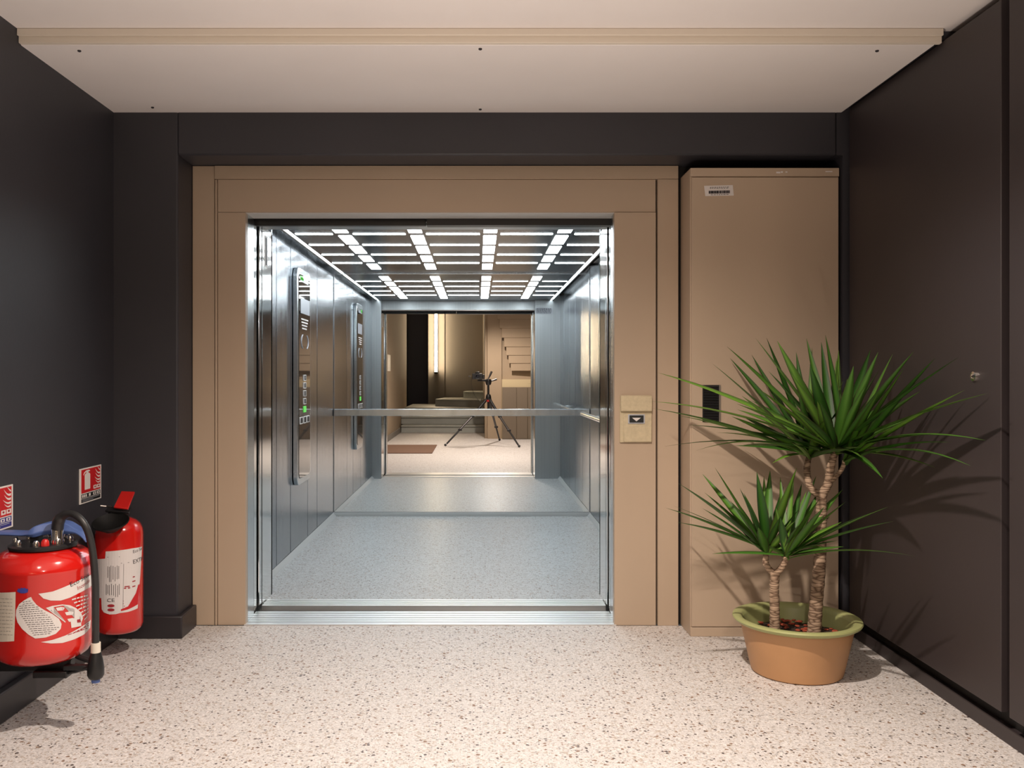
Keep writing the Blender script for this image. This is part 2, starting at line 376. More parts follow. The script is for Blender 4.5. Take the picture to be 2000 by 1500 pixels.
# light switch panel on left wall
sw = thing('switch_plate', (XL+0.01, -1.05, 1.5), 'pale switch plate on the beige left wall, at the mirror edge', 'switch')
B(XL, XL+0.018, -1.62, -0.85, 1.35, 1.67).build('plate', 'switch_white', sw, bevel=0.005)
B(XL+0.018, XL+0.026, -1.5, -1.0, 1.42, 1.60).build('rocker', 'switch_white', sw, bevel=0.004)
# doormat
dm = B(-1.69, -0.735, YB(2187.5/135), YB(2187.5/151), 0.0005, 0.014).build('doormat', 'mat_brown', bevel=0.004, label='brown rectangular doormat on the terrazzo left of the tripod, seen in the mirror', category='mat')

# ------------------------------------------------------------------ elevator entrance (landing side)
en = thing('elevator_entrance', (-0.24, YF, 0), 'taupe steel casing with brushed reveal around the open elevator doorway', 'door frame')
FX0, FX1, FZ = -1.432, 1.006, 2.306
T = 0.05
B(FX0, -1.322, YF+0.006, YF+T, 0, FZ).build('casing_stile', 'taupe', en, bevel=0.002)
MB().box(-1.319, -1.307, YF+0.002, YF+T, 0, 2.238).build('casing_bead', 'taupe', en, bevel=0.003)
B(-1.3195, FX1, YF-0.002, YF+T, 2.240, FZ).build('casing_header', 'taupe', en, bevel=0.002)
B(0.902, FX1, YF-0.002, YF+T, 0, 2.2385).build('casing_stile', 'taupe', en, bevel=0.002)
B(-1.305, XO0+0.006, YF+0.008, YF+T, 0, 2.073).build('casing_panel', 'taupe', en, bevel=0.0015)
B(-1.305, 0.894, YF+0.008, YF+T, 2.0745, 2.2385).build('casing_panel', 'taupe', en, bevel=0.0015)
B(XO1-0.010, 0.894, YF+0.002, YF+T, 0, 2.073).build('casing_panel', 'taupe', en, bevel=0.0015)
B(0.8945, 0.9015, YF+0.03, YF+T, 0, 2.238).build('shadow_gap', 'gap_black', en)
# brushed reveal
B(XO0-0.02, XO0+0.0065, YF+T, 4.665, 0, ZO).build('reveal', 'steel', en)
MB().box(XO1-0.008, XO1+0.02, YF+T, 4.60, 0, ZO).box(XO1-0.002, XO1+0.02, 4.606, 4.67, 0, ZO).build('reveal', 'steel', en)
B(XO0-0.02, XO1+0.02, YF+0.012, 4.665, ZO, ZO+0.0025).build('reveal', 'reveal_light', en)
# door leaves parked in their pockets (only the leading edges show)
def leaf_edge(sgn, y0, y1, inset, parent, m='steel_polished'):
    x = (XO0-inset) if sgn < 0 else (XO1+inset)
    x2 = x-0.10 if sgn < 0 else x+0.75
    if sgn > 0: x2 = x+0.10
    return B(min(x, x2), max(x, x2), y0, y1, 0.012, ZO+0.02).build('door_leaf', m, parent, bevel=0.004)
leaf_edge(-1, 4.70, 4.745, 0.004, en); leaf_edge(-1, 4.76, 4.79, 0.010, en)
leaf_edge(1, 4.70, 4.735, 0.0, en); leaf_edge(1, 4.75, 4.785, 0.006, en)
MB().box(XO0-0.12, XO0-0.001, 4.666, 4.698, 0, ZO).box(XO1+0.022, XO1+0.12, 4.672, 4.698, 0, ZO).box(XO0-0.12, XO1+0.12, 4.666, 4.82, ZO+0.045, ZO+0.05).build('door_pocket', 'gap_black', en)
MB().box(XO0, XO0+0.90, 4.70, 4.735, ZO-0.030, ZO+0.04).build('door_track', 'black_plastic', en, bevel=0.002)
MB().box(XO0+0.905, XO1, 4.672, 4.74, ZO-0.033, ZO+0.04).build('door_track', 'black_plastic', en, bevel=0.002)
MB().box(XO0, XO1, 4.76, 4.79, ZO, ZO+0.04).build('door_track', 'steel', en)
# grooved landing sill
def sill(y0, y1, ngroove, name, parent, top=0.006):
    m = MB(); n = ngroove; wd = (y1-y0)
    pts = [(y0, -0.03), (y0, top)]
    for i in range(n):
        g = y0 + wd*(i+1)/(n+1)
        gw = 0.013 if i % 2 == 0 else 0.008
        pts += [(g-gw/2, top), (g-gw/2, top-0.010), (g+gw/2, top-0.010), (g+gw/2, top)]
    pts += [(y1, top), (y1, -0.03)]
    m.prism(pts, 'x', XO0-0.0, XO1+0.0)
    return m.build(name, 'sill_metal', parent)
sill(YF+0.001, 4.745, 5, 'sill', en)
B(XO0, XO1, 4.747, 4.829, -0.10, -0.02).build('sill_gap', 'sill_dark', en)

# ------------------------------------------------------------------ elevator car
car = thing('elevator_car', (-0.14, 6.5, 0), 'open elevator car with brushed steel walls, full back mirror and lit slotted ceiling', 'elevator')
sill(4.86, 5.0, 3, 'sill', car)
B(XO0, XO1, 4.83, 4.859, -0.10, -0.02).build('sill_gap', 'sill_dark', car)
B(XC0, XC1, 5.0, YM, -0.06, 0.0).build('car_floor', 'car_terrazzo', car)
# skirting
MB().prism([(XC0, 0), (XC0+0.027, 0), (XC0+0.020, 0.010), (XC0, 0.032)], 'y', YC0+0.03, YM-0.01).build('skirting', 'skirting_grey', car)
MB().prism([(XC1, 0), (XC1-0.027, 0), (XC1-0.020, 0.010), (XC1, 0.032)], 'y', YC0+0.03, YM-0.01).build('skirting', 'skirting_grey', car)
MB().box(XC0, XC1, YM-0.035, YM-0.012, 0, 0.032).build('skirting', 'skirting_grey', car, bevel=0.003)
# wall panels (each its own sheet)
ys = [YC0+0.03, 5.749, 6.19, 6.805, 7.218, YM-0.012]
for i in range(5):
    MB().prism([(XC0-0.03, ys[i]+0.006), (XC0-(0.0025, 0, 0.002, 0, 0.0025)[i], ys[i]+0.006), (XC0-(0, 0.0025, 0, 0.003, 0)[i], ys[i+1]-0.006), (XC0-0.03, ys[i+1]-0.006)], 'z', 0.033, 2.24).build('wall_sheet', 'car_panel', car, bevel=0.0015)
ys = [YC0+0.03, 5.65, 6.25, 6.85, 7.45, YM-0.012]
for i in range(5):
    MB().prism([(XC1+(0.002, 0, 0.0025, 0, 0.002)[i], ys[i]+0.006), (XC1+0.03, ys[i]+0.006), (XC1+0.03, ys[i+1]-0.006), (XC1+(0, 0.003, 0, 0.0025, 0)[i], ys[i+1]-0.006)], 'z', 0.033, 2.24).build('wall_sheet', 'car_panel', car, bevel=0.0015)
for a, b in ((XC0-0.05, XC0-0.031), (XC1+0.031, XC1+0.05)): B(a, b, YC0, YM, 0, 2.3).build('wall_backing', 'gap_black', car)
# front returns, jambs, header
B(XC0-0.03, XO0-0.006, YC0, YC0+0.03, 0, ZCC+0.06).build('front_return', 'return_steel', car, bevel=0.002)
B(XO1+0.004, XC1+0.03, YC0, YC0+0.03, 0, ZCC+0.06).build('front_return', 'return_steel', car, bevel=0.002)
B(XO0-0.02, XO0-0.006, 4.90, YC0+0.0295, 0, ZO).build('jamb', 'steel_polished', car)
B(XO1+0.004, XO1+0.02, 4.90, YC0+0.0295, 0, ZO).build('jamb', 'steel_polished', car)
leaf_edge(-1, 4.835, 4.885, 0.006, car); leaf_edge(1, 4.835, 4.885, 0.003, car)
MB().box(XO0-0.02, XO1+0.02, 4.86, 5.015, ZO, ZO+0.012).box(XC0-0.02, XC1+0.02, 4.995, 5.0155, ZO+0.001, 2.24).build('header', 'return_steel', car)
B(XO0-0.02, XO1+0.02, 4.83, 4.85, ZO+0.006, ZO+0.05).build('door_track', 'sill_dark', car)
# notice strips
B(XO0-0.006, XO0-0.0045, 4.955, 5.02, 1.86, 2.03).build('notice_strip', 'label_white', car, label='white strip sticker with a dark bar')
B(XO0-0.0045, XO0-0.0035, 4.972, 4.998, 1.868, 2.02).build('strip_print', 'ink', car)
nb = B(0.705, 0.915, YC0+0.03, YC0+0.0315, 2.012, 2.088).build('notice_plate', 'display_grey', car, label='small grey notice plate')
m_ = MB()
for r_ in range(5):
    x = 0.72
    while x < 0.895:
        l = random.uniform(0.01, 0.03); m_.box(x, min(x+l, 0.9), YC0+0.0316, YC0+0.0322, 2.022+r_*0.0125, 2.028+r_*0.0125); x += l+0.006
m_.build('notice_print', 'ink', nb)
# back mirror
B(XC0, XC1, YM, YM+0.006, 0.033, 2.24).build('mirror', 'mirror', car, label='full-width back mirror')
B(XC0-0.05, XC1+0.05, YM+0.007, YM+0.04, 0, 2.3).build('wall_backing', 'gap_black', car)
for a, b in ((XC0, XC0+0.007), (XC1-0.007, XC1)): B(a, b, YM-0.011, YM-0.0005, 0.033, 2.19).build('mirror_edge', 'car_trim', car)
B(XC0+0.03, XC1-0.03, YM-0.022, YM-0.001, ZCC-0.012, ZCC).build('mirror_top_trim', 'car_trim', car)
# flat bar across the mirror
hb = B(XC0+0.004, XC1-0.004, YM-0.035, YM-0.022, 0.896, 0.956).build('flat_rail', 'steel', car, bevel=0.003)
for x in (-1.0, -0.14, 0.72):
    MB().lathe([(0.012,0),(0.012,0.021)], (x, YM-0.001, 0.926), 12, Matrix.Rotation(PI/2, 3, 'X')).build('rail_bracket', 'steel', hb)
hr = MB().tube([(XC1-0.10, YM-0.30, 0.925), (XC1-0.10, 6.5, 0.925), (XC1-0.10, 5.55, 0.925)], 0.021, 16).build('round_rail', 'steel_polished', car, smooth=True)
for y in (YM-0.40, 5.75, 6.7):
    MB().tube([(XC1-0.10, y, 0.92), (XC1-0.06, y, 0.905), (XC1-0.001, y, 0.905)], 0.010, 10).build('rail_bracket', 'steel', hr, smooth=True)
# ceiling
cp = B(-1.205, 0.885, 5.017, YM-0.002, ZCC, ZCC+0.02).build('ceiling_panel', 'ceiling_steel', car, bevel=0.001)
B(XC0-0.05, XC1+0.05, YC0, YM+0.04, 2.26, 2.3).build('car_roof', 'car_trim', car)
MB().box(XC0+0.045, XC0+0.060, 5.017, YM-0.003, ZCC-0.002, ZCC+0.05).build('ceiling_edge', 'ceiling_steel', car)
MB().box(XC1-0.093, XC1-0.079, 5.017, YM-0.003, ZCC-0.002, ZCC+0.05).build('ceiling_edge', 'ceiling_steel', car)
B(-1.228, -1.208, 5.02, YM-0.003, ZCC+0.012, ZCC+0.018).build('cove_light', 'cove_white', car)
B(0.889, 0.909, 5.02, YM-0.003, ZCC+0.012, ZCC+0.018).build('cove_light', 'cove_white', car)
colx = (-0.877, -0.401, 0.081, 0.557)
for (y0, y1) in ((5.42, 5.80), (5.905, 6.295), (6.387, 6.767), (6.90, 7.25), (7.40, 7.76)):
    for x in colx:
        B(x-0.043, x+0.043, y0+0.012, y1-0.012, ZCC-0.0022, ZCC-0.0002).build('light_tile', 'lamp_white', cp)
for y in (5.842, 6.326, 6.835, 7.335):
    for x0, x1 in ((-1.188, colx[0]-0.07), (colx[0]+0.065, colx[1]-0.07), (colx[1]+0.065, colx[2]-0.068), (colx[2]+0.068, colx[3]-0.068), (colx[3]+0.075, 0.872)):
        B(x0, x1, y-0.021, y+0.021, ZCC-0.0022, ZCC-0.0002).build('light_slot', 'lamp_white', cp)

# car operating panel on the left wall
XPAN = XC0+0.032; PY0, PY1, PZ0, PZ1 = 6.258, 6.758, 0.481, 2.019
def rrect(y0, y1, z0, z1, r, n=5):
    pts = []
    for (cy, cz, a0) in ((y1-r, z1-r, 0), (y0+r, z1-r, 90), (y0+r, z0+r, 180), (y1-r, z0+r, 270)):
        for k in range(n+1):
            a = math.radians(a0+90*k/n); pts.append((cy+r*math.cos(a), cz+r*math.sin(a)))
    return pts
cop = MB().prism(rrect(PY0, PY1, PZ0, PZ1, 0.07), 'x', XC0, XPAN).build('control_panel', 'car_trim', car, bevel=0.004)
MB().prism(rrect(PY0+0.045, PY1-0.045, PZ0+0.045, PZ1-0.045, 0.045), 'x', XPAN+0.0002, XPAN+0.003).build('glass_face', 'panel_glass', cop)
xg = XPAN+0.0032
B(xg, xg+0.002, PY0+0.10, PY1-0.07, 1.70, 1.81).build('display', 'display_grey', cop, bevel=0.002)
B(xg, xg+0.001, PY0+0.09, PY1-0.12, 1.925, 1.955).build('emblem', 'display_grey', cop)
B(xg, xg+0.001, PY0+0.09, PY0+0.20, 1.935, 1.965).build('emblem', 'green_led', cop)
m_ = MB()
for k in range(4): m_.box(xg, xg+0.001, PY0+0.12+0.01*k, PY1-0.12-0.02*k, 1.655-0.022*k, 1.665-0.022*k)
m_.build('printed_lines', 'label_white', cop)
for s in (-1, 1):
    m_ = MB(); pts = []
    for k in range(9):
        a = math.radians(-60+120*k/8); pts.append((xg+0.001, 6.508+s*(0.03+0.10*math.cos(a)), 1.50+0.055*math.sin(a)))
    m_.tube(pts, 0.004, 6).build('speaker_slot', 'display_grey', cop)
def button(y, z, s=0.045, lit=False):
    b = MB().prism(rrect(y-s*1.05, y+s*1.05, z-s/2, z+s/2, 0.006, 2), 'x', xg, xg+0.004).build('button', 'green_led' if lit else 'label_white', cop)
    if not lit: MB().prism(rrect(y-s*0.75, y+s*0.75, z-s/2+0.006, z+s/2-0.006, 0.004, 2), 'x', xg+0.0042, xg+0.005).build('button_face', 'black_plastic', cop)
    return b
def xtext(s, x, y, z, size, m, parent, name='lettering', sx=1.0):
    vs, fs = text2d(s, size)
    return MB().add([(x, y+v[0]*sx, z+v[1]) for v in vs], fs).build(name, m, parent)
for k, z in enumerate((1.239, 1.184, 1.127, 1.070)):
    button(6.50, z); xtext(str(4-k), xg+0.0056, 6.50, z, 0.030, 'label_white', cop, sx=1.6)
button(6.50, 1.012, lit=True)
for y in (6.37, 6.50, 6.62): button(y, 0.936, 0.05)

# ------------------------------------------------------------------ electrical cabinet
cab = thing('steel_cabinet', (1.38, 4.4, 0), 'tall taupe steel cabinet between the elevator and the right wall', 'cabinet')
cx0, cx1, cyf = 1.021, 1.736, 4.306
B(cx0, cx1, cyf+0.004, YF+0.02, 0.0, 2.250).build('cabinet_body', 'taupe', cab, bevel=0.003)
B(cx0+0.006, cx1-0.004, cyf-0.006, cyf+0.004, 0.048, 2.205).build('cabinet_door', 'taupe', cab, bevel=0.002)
B(cx0+0.001, cx1, cyf-0.004, cyf+0.004, 2.210, 2.251).build('top_rail', 'taupe', cab, bevel=0.002)
B(cx0+0.001, cx1, cyf-0.004, cyf+0.004, 0.0, 0.044).build('plinth', 'taupe', cab, bevel=0.002)
m_ = MB()
for px, py, a, b_ in ((1520,337,4,2),(1527,336,2,2),(1536,336,2,1.5),(1619,335,7,1.2)):
    p = W(px, py, cyf-0.0045); m_.box(p.x-a*0.0024, p.x+a*0.0024, cyf-0.0048, cyf-0.004, p.z-b_*0.002, p.z+b_*0.002)
m_.build('paint_chips', 'label_white', cab)
# vent grille
yv = cyf-0.006
a, b_ = W(1372, 752, yv), W(1404, 824, yv)
vg = B(a.x, b_.x, yv-0.003, yv+0.002, b_.z, a.z).build('vent_grille', 'gap_black', cab)
for k in range(14):
    z = b_.z+(a.z-b_.z)*(k+0.5)/14
    MB().prism([(yv-0.003, z+0.002), (yv-0.009, z-0.003), (yv-0.008, z-0.0045), (yv-0.003, z-0.001)], 'x', a.x+0.004, b_.x-0.004).build('vent_slat', 'black_plastic', vg)
B(b_.x, b_.x+0.006, yv-0.009, yv, b_.z, a.z).build('vent_rim', 'taupe_dark', cab)
# barcode sticker
c4 = [W(1375, 363, yv), W(1431, 361.5, yv), W(1433, 382, yv), W(1377.5, 383, yv)]
stk = MB().prism([(p.x, p.z) for p in c4], 'y', yv-0.0012, yv-0.0001).build('barcode_sticker', 'label_white', cab, label='white barcode sticker')
def stick(u, v): return c4[0].lerp(c4[1], u).lerp(c4[3].lerp(c4[2], u), v)
m_ = MB(); u = 0.14
while u < 0.86:
    wd = random.choice((0.008, 0.012, 0.02)); p, q = stick(u, 0.50), stick(u+wd, 0.78)
    m_.box(p.x, q.x, yv-0.0018, yv-0.0013, q.z, p.z); u += wd+random.choice((0.008, 0.012, 0.02))
for v in (0.15, 0.25, 0.86):
    u = 0.2
    while u < 0.8:
        l = random.uniform(0.03, 0.08); p, q = stick(u, v), stick(u+l, v+0.05); m_.box(p.x, q.x, yv-0.0018, yv-0.0013, q.z, p.z); u += l+0.03
m_.build('barcode', 'ink', stk)

# ------------------------------------------------------------------ call station
yc = YF+0.002
def RX(px, y=yc): return (px-CX)*y/F
def RZ(py, y=yc): return H+(CY-py)*y/F
cs = thing('call_station', (RX(1241), yc, RZ(820)), 'pale beige elevator call plate with a small black down-arrow button', 'call button')
MB().prism([(RX(1210), RZ(864)), (RX(1272), RZ(864)), (RX(1273), RZ(775)), (RX(1271), RZ(772)), (RX(1212), RZ(772)), (RX(1210), RZ(775))], 'y', yc-0.010, yc-0.0005).build('back_plate', 'call_beige', cs, bevel=0.002)
MB().box(RX(1211), RX(1272), yc-0.026, yc-0.010, RZ(803), RZ(773)).build('upper_cover', 'call_beige', cs, bevel=0.003)
MB().box(RX(1217), RX(1272), yc-0.016, yc-0.010, RZ(863), RZ(808)).build('lower_cover', 'call_beige', cs, bevel=0.003)
bt = MB().box(RX(1225.5), RX(1258), yc-0.021, yc-0.016, RZ(827), RZ(809)).build('button_rim', 'display_grey', cs, bevel=0.001)
MB().box(RX(1228), RX(1255.5), yc-0.0225, yc-0.021, RZ(825), RZ(811)).build('button', 'sign_black', bt)
MB().prism([(RX(1233), RZ(815.5)), (RX(1250), RZ(815.5)), (RX(1241.5), RZ(822.5))], 'y', yc-0.0235, yc-0.0226).build('arrow', 'label_white', bt)

# ------------------------------------------------------------------ signs on the left wall
def sign(Y0, Y1, z0, z1, strip, label):
    x0 = XL+0.0005
    t = thing('fire_sign', (x0, (Y0+Y1)/2, (z0+z1)/2), label, 'sign')
    def P(u, v): return (Y0+(Y1-Y0)*u, z1-(z1-z0)*v)        # u left to right as seen, v down
    MB().prism([P(0,0), P(1,0), P(1,1), P(0,1)], 'x', x0, x0+0.004).build('plate', 'sign_white', t)
    def flat(pts, m, name, lay=1):
        MB().prism([P(*p) for p in pts], 'x', x0+0.004+0.0005*(lay-1), x0+0.004+0.0005*lay).build(name, m, t)
    flat([(0.06,0.035),(0.95,0.035),(0.95,0.705),(0.06,0.705)], 'sign_red', 'red_field')
    flat([(0.06,0.73),(0.95,0.73),(0.95,0.845),(0.06,0.845)], strip, 'class_strip')
    flat([(0.06,0.86),(0.95,0.86),(0.95,0.965),(0.06,0.965)], strip, 'text_strip')
    # extinguisher pictogram
    flat([(0.21,0.20),(0.24,0.165),(0.30,0.15),(0.36,0.15),(0.43,0.165),(0.46,0.20),(0.46,0.62),(0.21,0.62)], 'sign_white', 'pictogram', 2)
    flat([(0.28,0.15),(0.28,0.11),(0.20,0.15),(0.155,0.195),(0.14,0.185),(0.19,0.12),(0.28,0.07),(0.40,0.07),(0.45,0.095),(0.44,0.115),(0.38,0.115),(0.38,0.15)], 'sign_white', 'pictogram', 2)
    # flames: four curved tongues
    def tongue(base, tip, wd, bow):
        L_, R_ = [], []
        for k in range(8):
            s = k/7; c = (base[0]+(tip[0]-base[0])*s, base[1]+(tip[1]-base[1])*s)
            off = bow*math.sin(PI*s); ww = wd*(1-s)**0.7
            L_.append((c[0]-ww*0.25, c[1]+off+ww)); R_.append((c[0]+ww*0.25, c[1]+off-ww))
        return L_+R_[::-1]
    for base, tip, wd, bow in (((0.93,0.145),(0.81,0.035),0.020,0.01),((0.93,0.225),(0.70,0.075),0.028,0.055),((0.93,0.32),(0.71,0.20),0.028,0.05),((0.93,0.41),(0.67,0.31),0.026,0.045),((0.93,0.48),(0.71,0.41),0.022,0.05)):
        flat([(min(0.93, u), v) for u, v in tongue(base, tip, wd, bow)], 'sign_white', 'flame', 2)
    for u in (0.62, 0.79):
        flat([(u,0.555),(u+0.14,0.555),(u+0.14,0.66),(u,0.66)], 'sign_white', 'class_icon', 2)
        flat([(u+0.03,0.58),(u+0.09,0.575),(u+0.10,0.62),(u+0.05,0.63)], 'ink_red', 'icon_mark', 3)
    for i, u in enumerate((0.09, 0.17, 0.25, 0.40, 0.60, 0.78)):
        l = 0.055 if i < 3 else (0.08 if i == 3 else 0.13)
        flat([(u,0.75),(u+l,0.75),(u+l,0.825),(u,0.825)], 'sign_white', 'class_icon', 2)
        if i > 3: flat([(u+0.035,0.77),(u+0.095,0.77),(u+0.08,0.81),(u+0.045,0.81)], strip, 'icon_mark', 3)
    for v in (0.885, 0.925):
        flat([(0.10,v),(0.60 if v > 0.9 else 0.88,v),(0.60 if v > 0.9 else 0.88,v+0.010),(0.10,v+0.010)], 'display_grey', 'text_line', 2)
    return t
sign(3.912, 4.133, 0.689, 0.844, 'sign_black', 'red and white fire extinguisher sign with black lower strips, on the dark left wall')
sign(3.127, 3.348, 0.689, 0.847, 'sign_blue', 'red and white fire sign with blue lower strips, above the front extinguisher')

# ------------------------------------------------------------------ extinguishers
def cyl_hit(px, py, cx, cy, R):
    dx, dz = (px-CX)/F, (CY-py)/F
    a = dx*dx+1; b = -2*(dx*cx+cy); c = cx*cx+cy*cy-R*R
    D = b*b-4*a*c
    t = (-b-math.sqrt(max(D, 0)))/(2*a)
    x, y = dx*t, t
    return math.atan2(x-cx, -(y-cy))*R, H+dz*t            # arc length, height
def wrap(pts2, cx, cy, R, off, tri=None, cut=0.012):
    """polygon (arc, z) -> mesh bent round the tank"""
    bm = bmesh.new()
    vs = [bm.verts.new((u, 0, z)) for u, z in pts2]
    if tri:
        for f in tri:
            try: bm.faces.new([vs[i] for i in f])
            except ValueError: pass
    else:
        bm.faces.new(vs)
        bmesh.ops.triangulate(bm, faces=bm.faces[:])
    us = [p[0] for p in pts2]; u = min(us)+cut
    while u < max(us):
        bmesh.ops.bisect_plane(bm, geom=bm.verts[:]+bm.edges[:]+bm.faces[:], plane_co=(u,0,0), plane_no=(1,0,0)); u += cut
    bm.verts.index_update()
    mb = MB()
    vv = []
    for v in bm.verts:
        a = v.co.x/R; r = R+off
        vv.append((cx+math.sin(a)*r, cy-math.cos(a)*r, v.co.z))
    mb.add(vv, [tuple(x.index for x in f.verts) for f in bm.faces]); bm.free()
    return mb
def poly_px(pts, cx, cy, R, off, m, name, parent):
    return wrap([cyl_hit(x, y, cx, cy, R) for x, y in pts], cx, cy, R, off).build(name, m, parent)
def text_px(s, px, py, hpx, cx, cy, R, off, m, parent, rot=0.0, sx=1.0, name='lettering'):
    u0, z0 = cyl_hit(px, py, cx, cy, R)
    size = hpx*(cy-R*0.7)/F*1.35
    vs, fs = text2d(s, size, 'LEFT')
    c, sn = math.cos(rot), math.sin(rot)
    p2 = [(u0+(x*sx)*c-y*sn, z0+(x*sx)*sn+y*c) for x, y in vs]
    mb = MB(); vv = [(cx+math.sin(u/R)*(R+off), cy-math.cos(u/R)*(R+off), z) for u, z in p2]
    return mb.add(vv, fs).build(name, m, parent)

# front one (large, cut by the frame)
ex, ey, eR = -1.546, 3.19, 0.165
e1 = thing('fire_extinguisher', (ex, ey, 0.248), 'wide red water extinguisher with blue handle and black hose, front one on the left wall', 'fire extinguisher')
prof = [(0.001,0.248),(0.09,0.250),(0.130,0.258),(0.150,0.272),(0.161,0.292),(0.165,0.315),(0.165,0.570),(0.1665,0.574),(0.1665,0.584),(0.164,0.590),(0.158,0.608),(0.145,0.625),(0.125,0.637),(0.105,0.642),(0.001,0.643)]
MB().lathe(prof, (ex, ey, 0), 96).build('tank', 'red_paint', e1, smooth=True)
MB().lathe([(0.001,0.643),(0.108,0.643),(0.113,0.646),(0.113,0.654),(0.106,0.660),(0.001,0.662)], (ex, ey, 0), 64).build('lid', 'black_plastic', e1, smooth=True)
for a in range(8):
    an = 2*PI*a/8+0.2
    p = (ex+0.09*math.cos(an), ey+0.09*math.sin(an), 0)
    MB().lathe([(0.001,0.660),(0.011,0.660),(0.011,0.672),(0.007,0.680),(0.001,0.681)], p, 10).build('bolt', 'chrome', e1, smooth=True)
# fitting, hose, nozzle
fy = 3.16; fx = (112-CX)*fy/F
MB().lathe([(0.001,0.66),(0.023,0.66),(0.023,0.672),(0.0205,0.676),(0.0205,0.712),(0.019,0.716),(0.001,0.717)], (fx, fy, 0), 24).build('hose_fitting', 'chrome', e1, smooth=True)
MB().lathe([(0.001,0.660),(0.014,0.660),(0.013,0.675),(0.008,0.682),(0.001,0.684)], ((88-CX)*3.12/F, 3.12, 0), 16).build('red_button', 'red_plastic', e1, smooth=True)
def bez(P, n):
    out = []
    for k in range(n+1):
        t = k/n; q = [Vector(p) for p in P]
        while len(q) > 1: q = [q[i].lerp(q[i+1], t) for i in range(len(q)-1)]
        out.append(q[0])
    return out
hx, hy = -1.340, 3.15
def catmull(P, n=6):
    P = [Vector(p) for p in P]; Q = [P[0]]+P+[P[-1]]; out = []
    for i in range(1, len(Q)-2):
        for k in range(n):
            t = k/n; a, b, c, d = Q[i-1], Q[i], Q[i+1], Q[i+2]
            out.append(0.5*((2*b)+(c-a)*t+(2*a-5*b+4*c-d)*t*t+(3*b-a-3*c+d)*t**3))
    out.append(P[-1]); return out
hp = [W(112,1034,3.16), W(115,1017,3.155), W(126,1006,3.15), W(141,1004,3.14), W(157,1014,3.13), W(170,1034,3.13), W(178,1062,3.14), W(183,1095,3.15), W(186,1140,3.15), W(186.5,1190,3.15), W(186.5,1255,3.15)]
pp = catmull(hp)
rr = [0.0205]*8+[0.0195, 0.018, 0.017, 0.0165]
rr = [rr[i] if i < len(rr) else 0.0135 for i in range(len(pp))]
for i in range(len(pp)):
    if i >= 12: rr[i] = max(0.0125, 0.0165-0.0008*(i-12))
MB().tube(pp, rr, 16).build('hose', 'black_rubber', e1, smooth=True)
pn = W(187, 1255, 3.15)
MB().lathe([(0.001,0.0),(0.0165,0.0),(0.0165,-0.034),(0.001,-0.034)], pn, 20).build('hose_collar', 'label_paper', e1, smooth=True)
MB().lathe([(0.001,-0.034),(0.017,-0.034),(0.024,-0.06),(0.0285,-0.09),(0.0285,-0.112),(0.023,-0.124),(0.016,-0.128),(0.001,-0.128)], pn, 24).build('nozzle', 'black_plastic', e1, smooth=True)
MB().lathe([(0.001,-0.128),(0.015,-0.128),(0.0145,-0.139),(0.001,-0.140)], pn, 20).build('nozzle_tip', 'blue_plastic', e1, smooth=True)
# nozzle holder and cradle on the wall
m_ = MB()
m_.box(pn.x-0.11, pn.x-0.015, pn.y-0.012, pn.y+0.012, pn.z-0.095, pn.z-0.078)
m_.tube([(pn.x-0.13, pn.y+0.03, pn.z-0.03), (pn.x-0.06, pn.y+0.01, pn.z-0.055), (pn.x-0.005, pn.y-0.01, pn.z-0.065)], 0.010, 8)
m_.tube([(pn.x-0.13, pn.y+0.02, pn.z-0.115), (pn.x-0.07, pn.y, pn.z-0.10), (pn.x-0.01, pn.y-0.01, pn.z-0.080)], 0.008, 8)
m_.build('nozzle_clip', 'black_plastic', e1, bevel=0.002)
MB().box(XL, XL+0.30, ey-0.02, ey+0.02, 0.205, 0.248).box(XL+0.18, XL+0.30, ey-0.05, ey+0.05, 0.19, 0.215).build('wall_bracket', 'black_plastic', e1, bevel=0.004)
# blue handle: swept lever across the lid
hd = MB()
pts = catmull([W(-8,1041,3.19), W(15,1040,3.19), W(52,1041,3.18), W(72,1036,3.18), W(95,1030,3.20), W(125,1028,3.22), W(150,1034,3.22), W(164,1042,3.21), W(173,1053,3.20)], 5)
n = len(pts)
rad = [0.011 if i < n*0.33 else 0.034 if i < n*0.7 else 0.014 for i in range(n)]
for _ in range(3): rad = [rad[0]]+[(rad[i-1]+rad[i]+rad[i+1])/3 for i in range(1, n-1)]+[rad[-1]]
vs_, fs_ = [], []
for i, p in enumerate(pts):
    hw = 0.028+0.012*math.sin(PI*i/(n-1)); th = rad[i]*0.55
    for (dy, dz) in ((-hw,-th*0.4),(-hw*0.7,th),(hw*0.7,th),(hw,-th*0.4),(hw*0.8,-th*1.2),(-hw*0.8,-th*1.2)):
        vs_.append((p.x, p.y+dy, p.z+dz))
for i in range(n-1):
    for k in range(6): fs_.append((i*6+k, i*6+(k+1)%6, (i+1)*6+(k+1)%6, (i+1)*6+k))
fs_ += [tuple(range(6)), tuple((n-1)*6+k for k in range(6))]
hd.add(vs_, fs_).build('handle', 'blue_plastic', e1, bevel=0.003)
a_, b__ = W(62, 1048, 3.18), W(78, 1068, 3.18)
MB().box(a_.x, b__.x, 3.165, 3.205, 0.655, 0.705).build('handle_mount', 'black_plastic', e1, bevel=0.003)
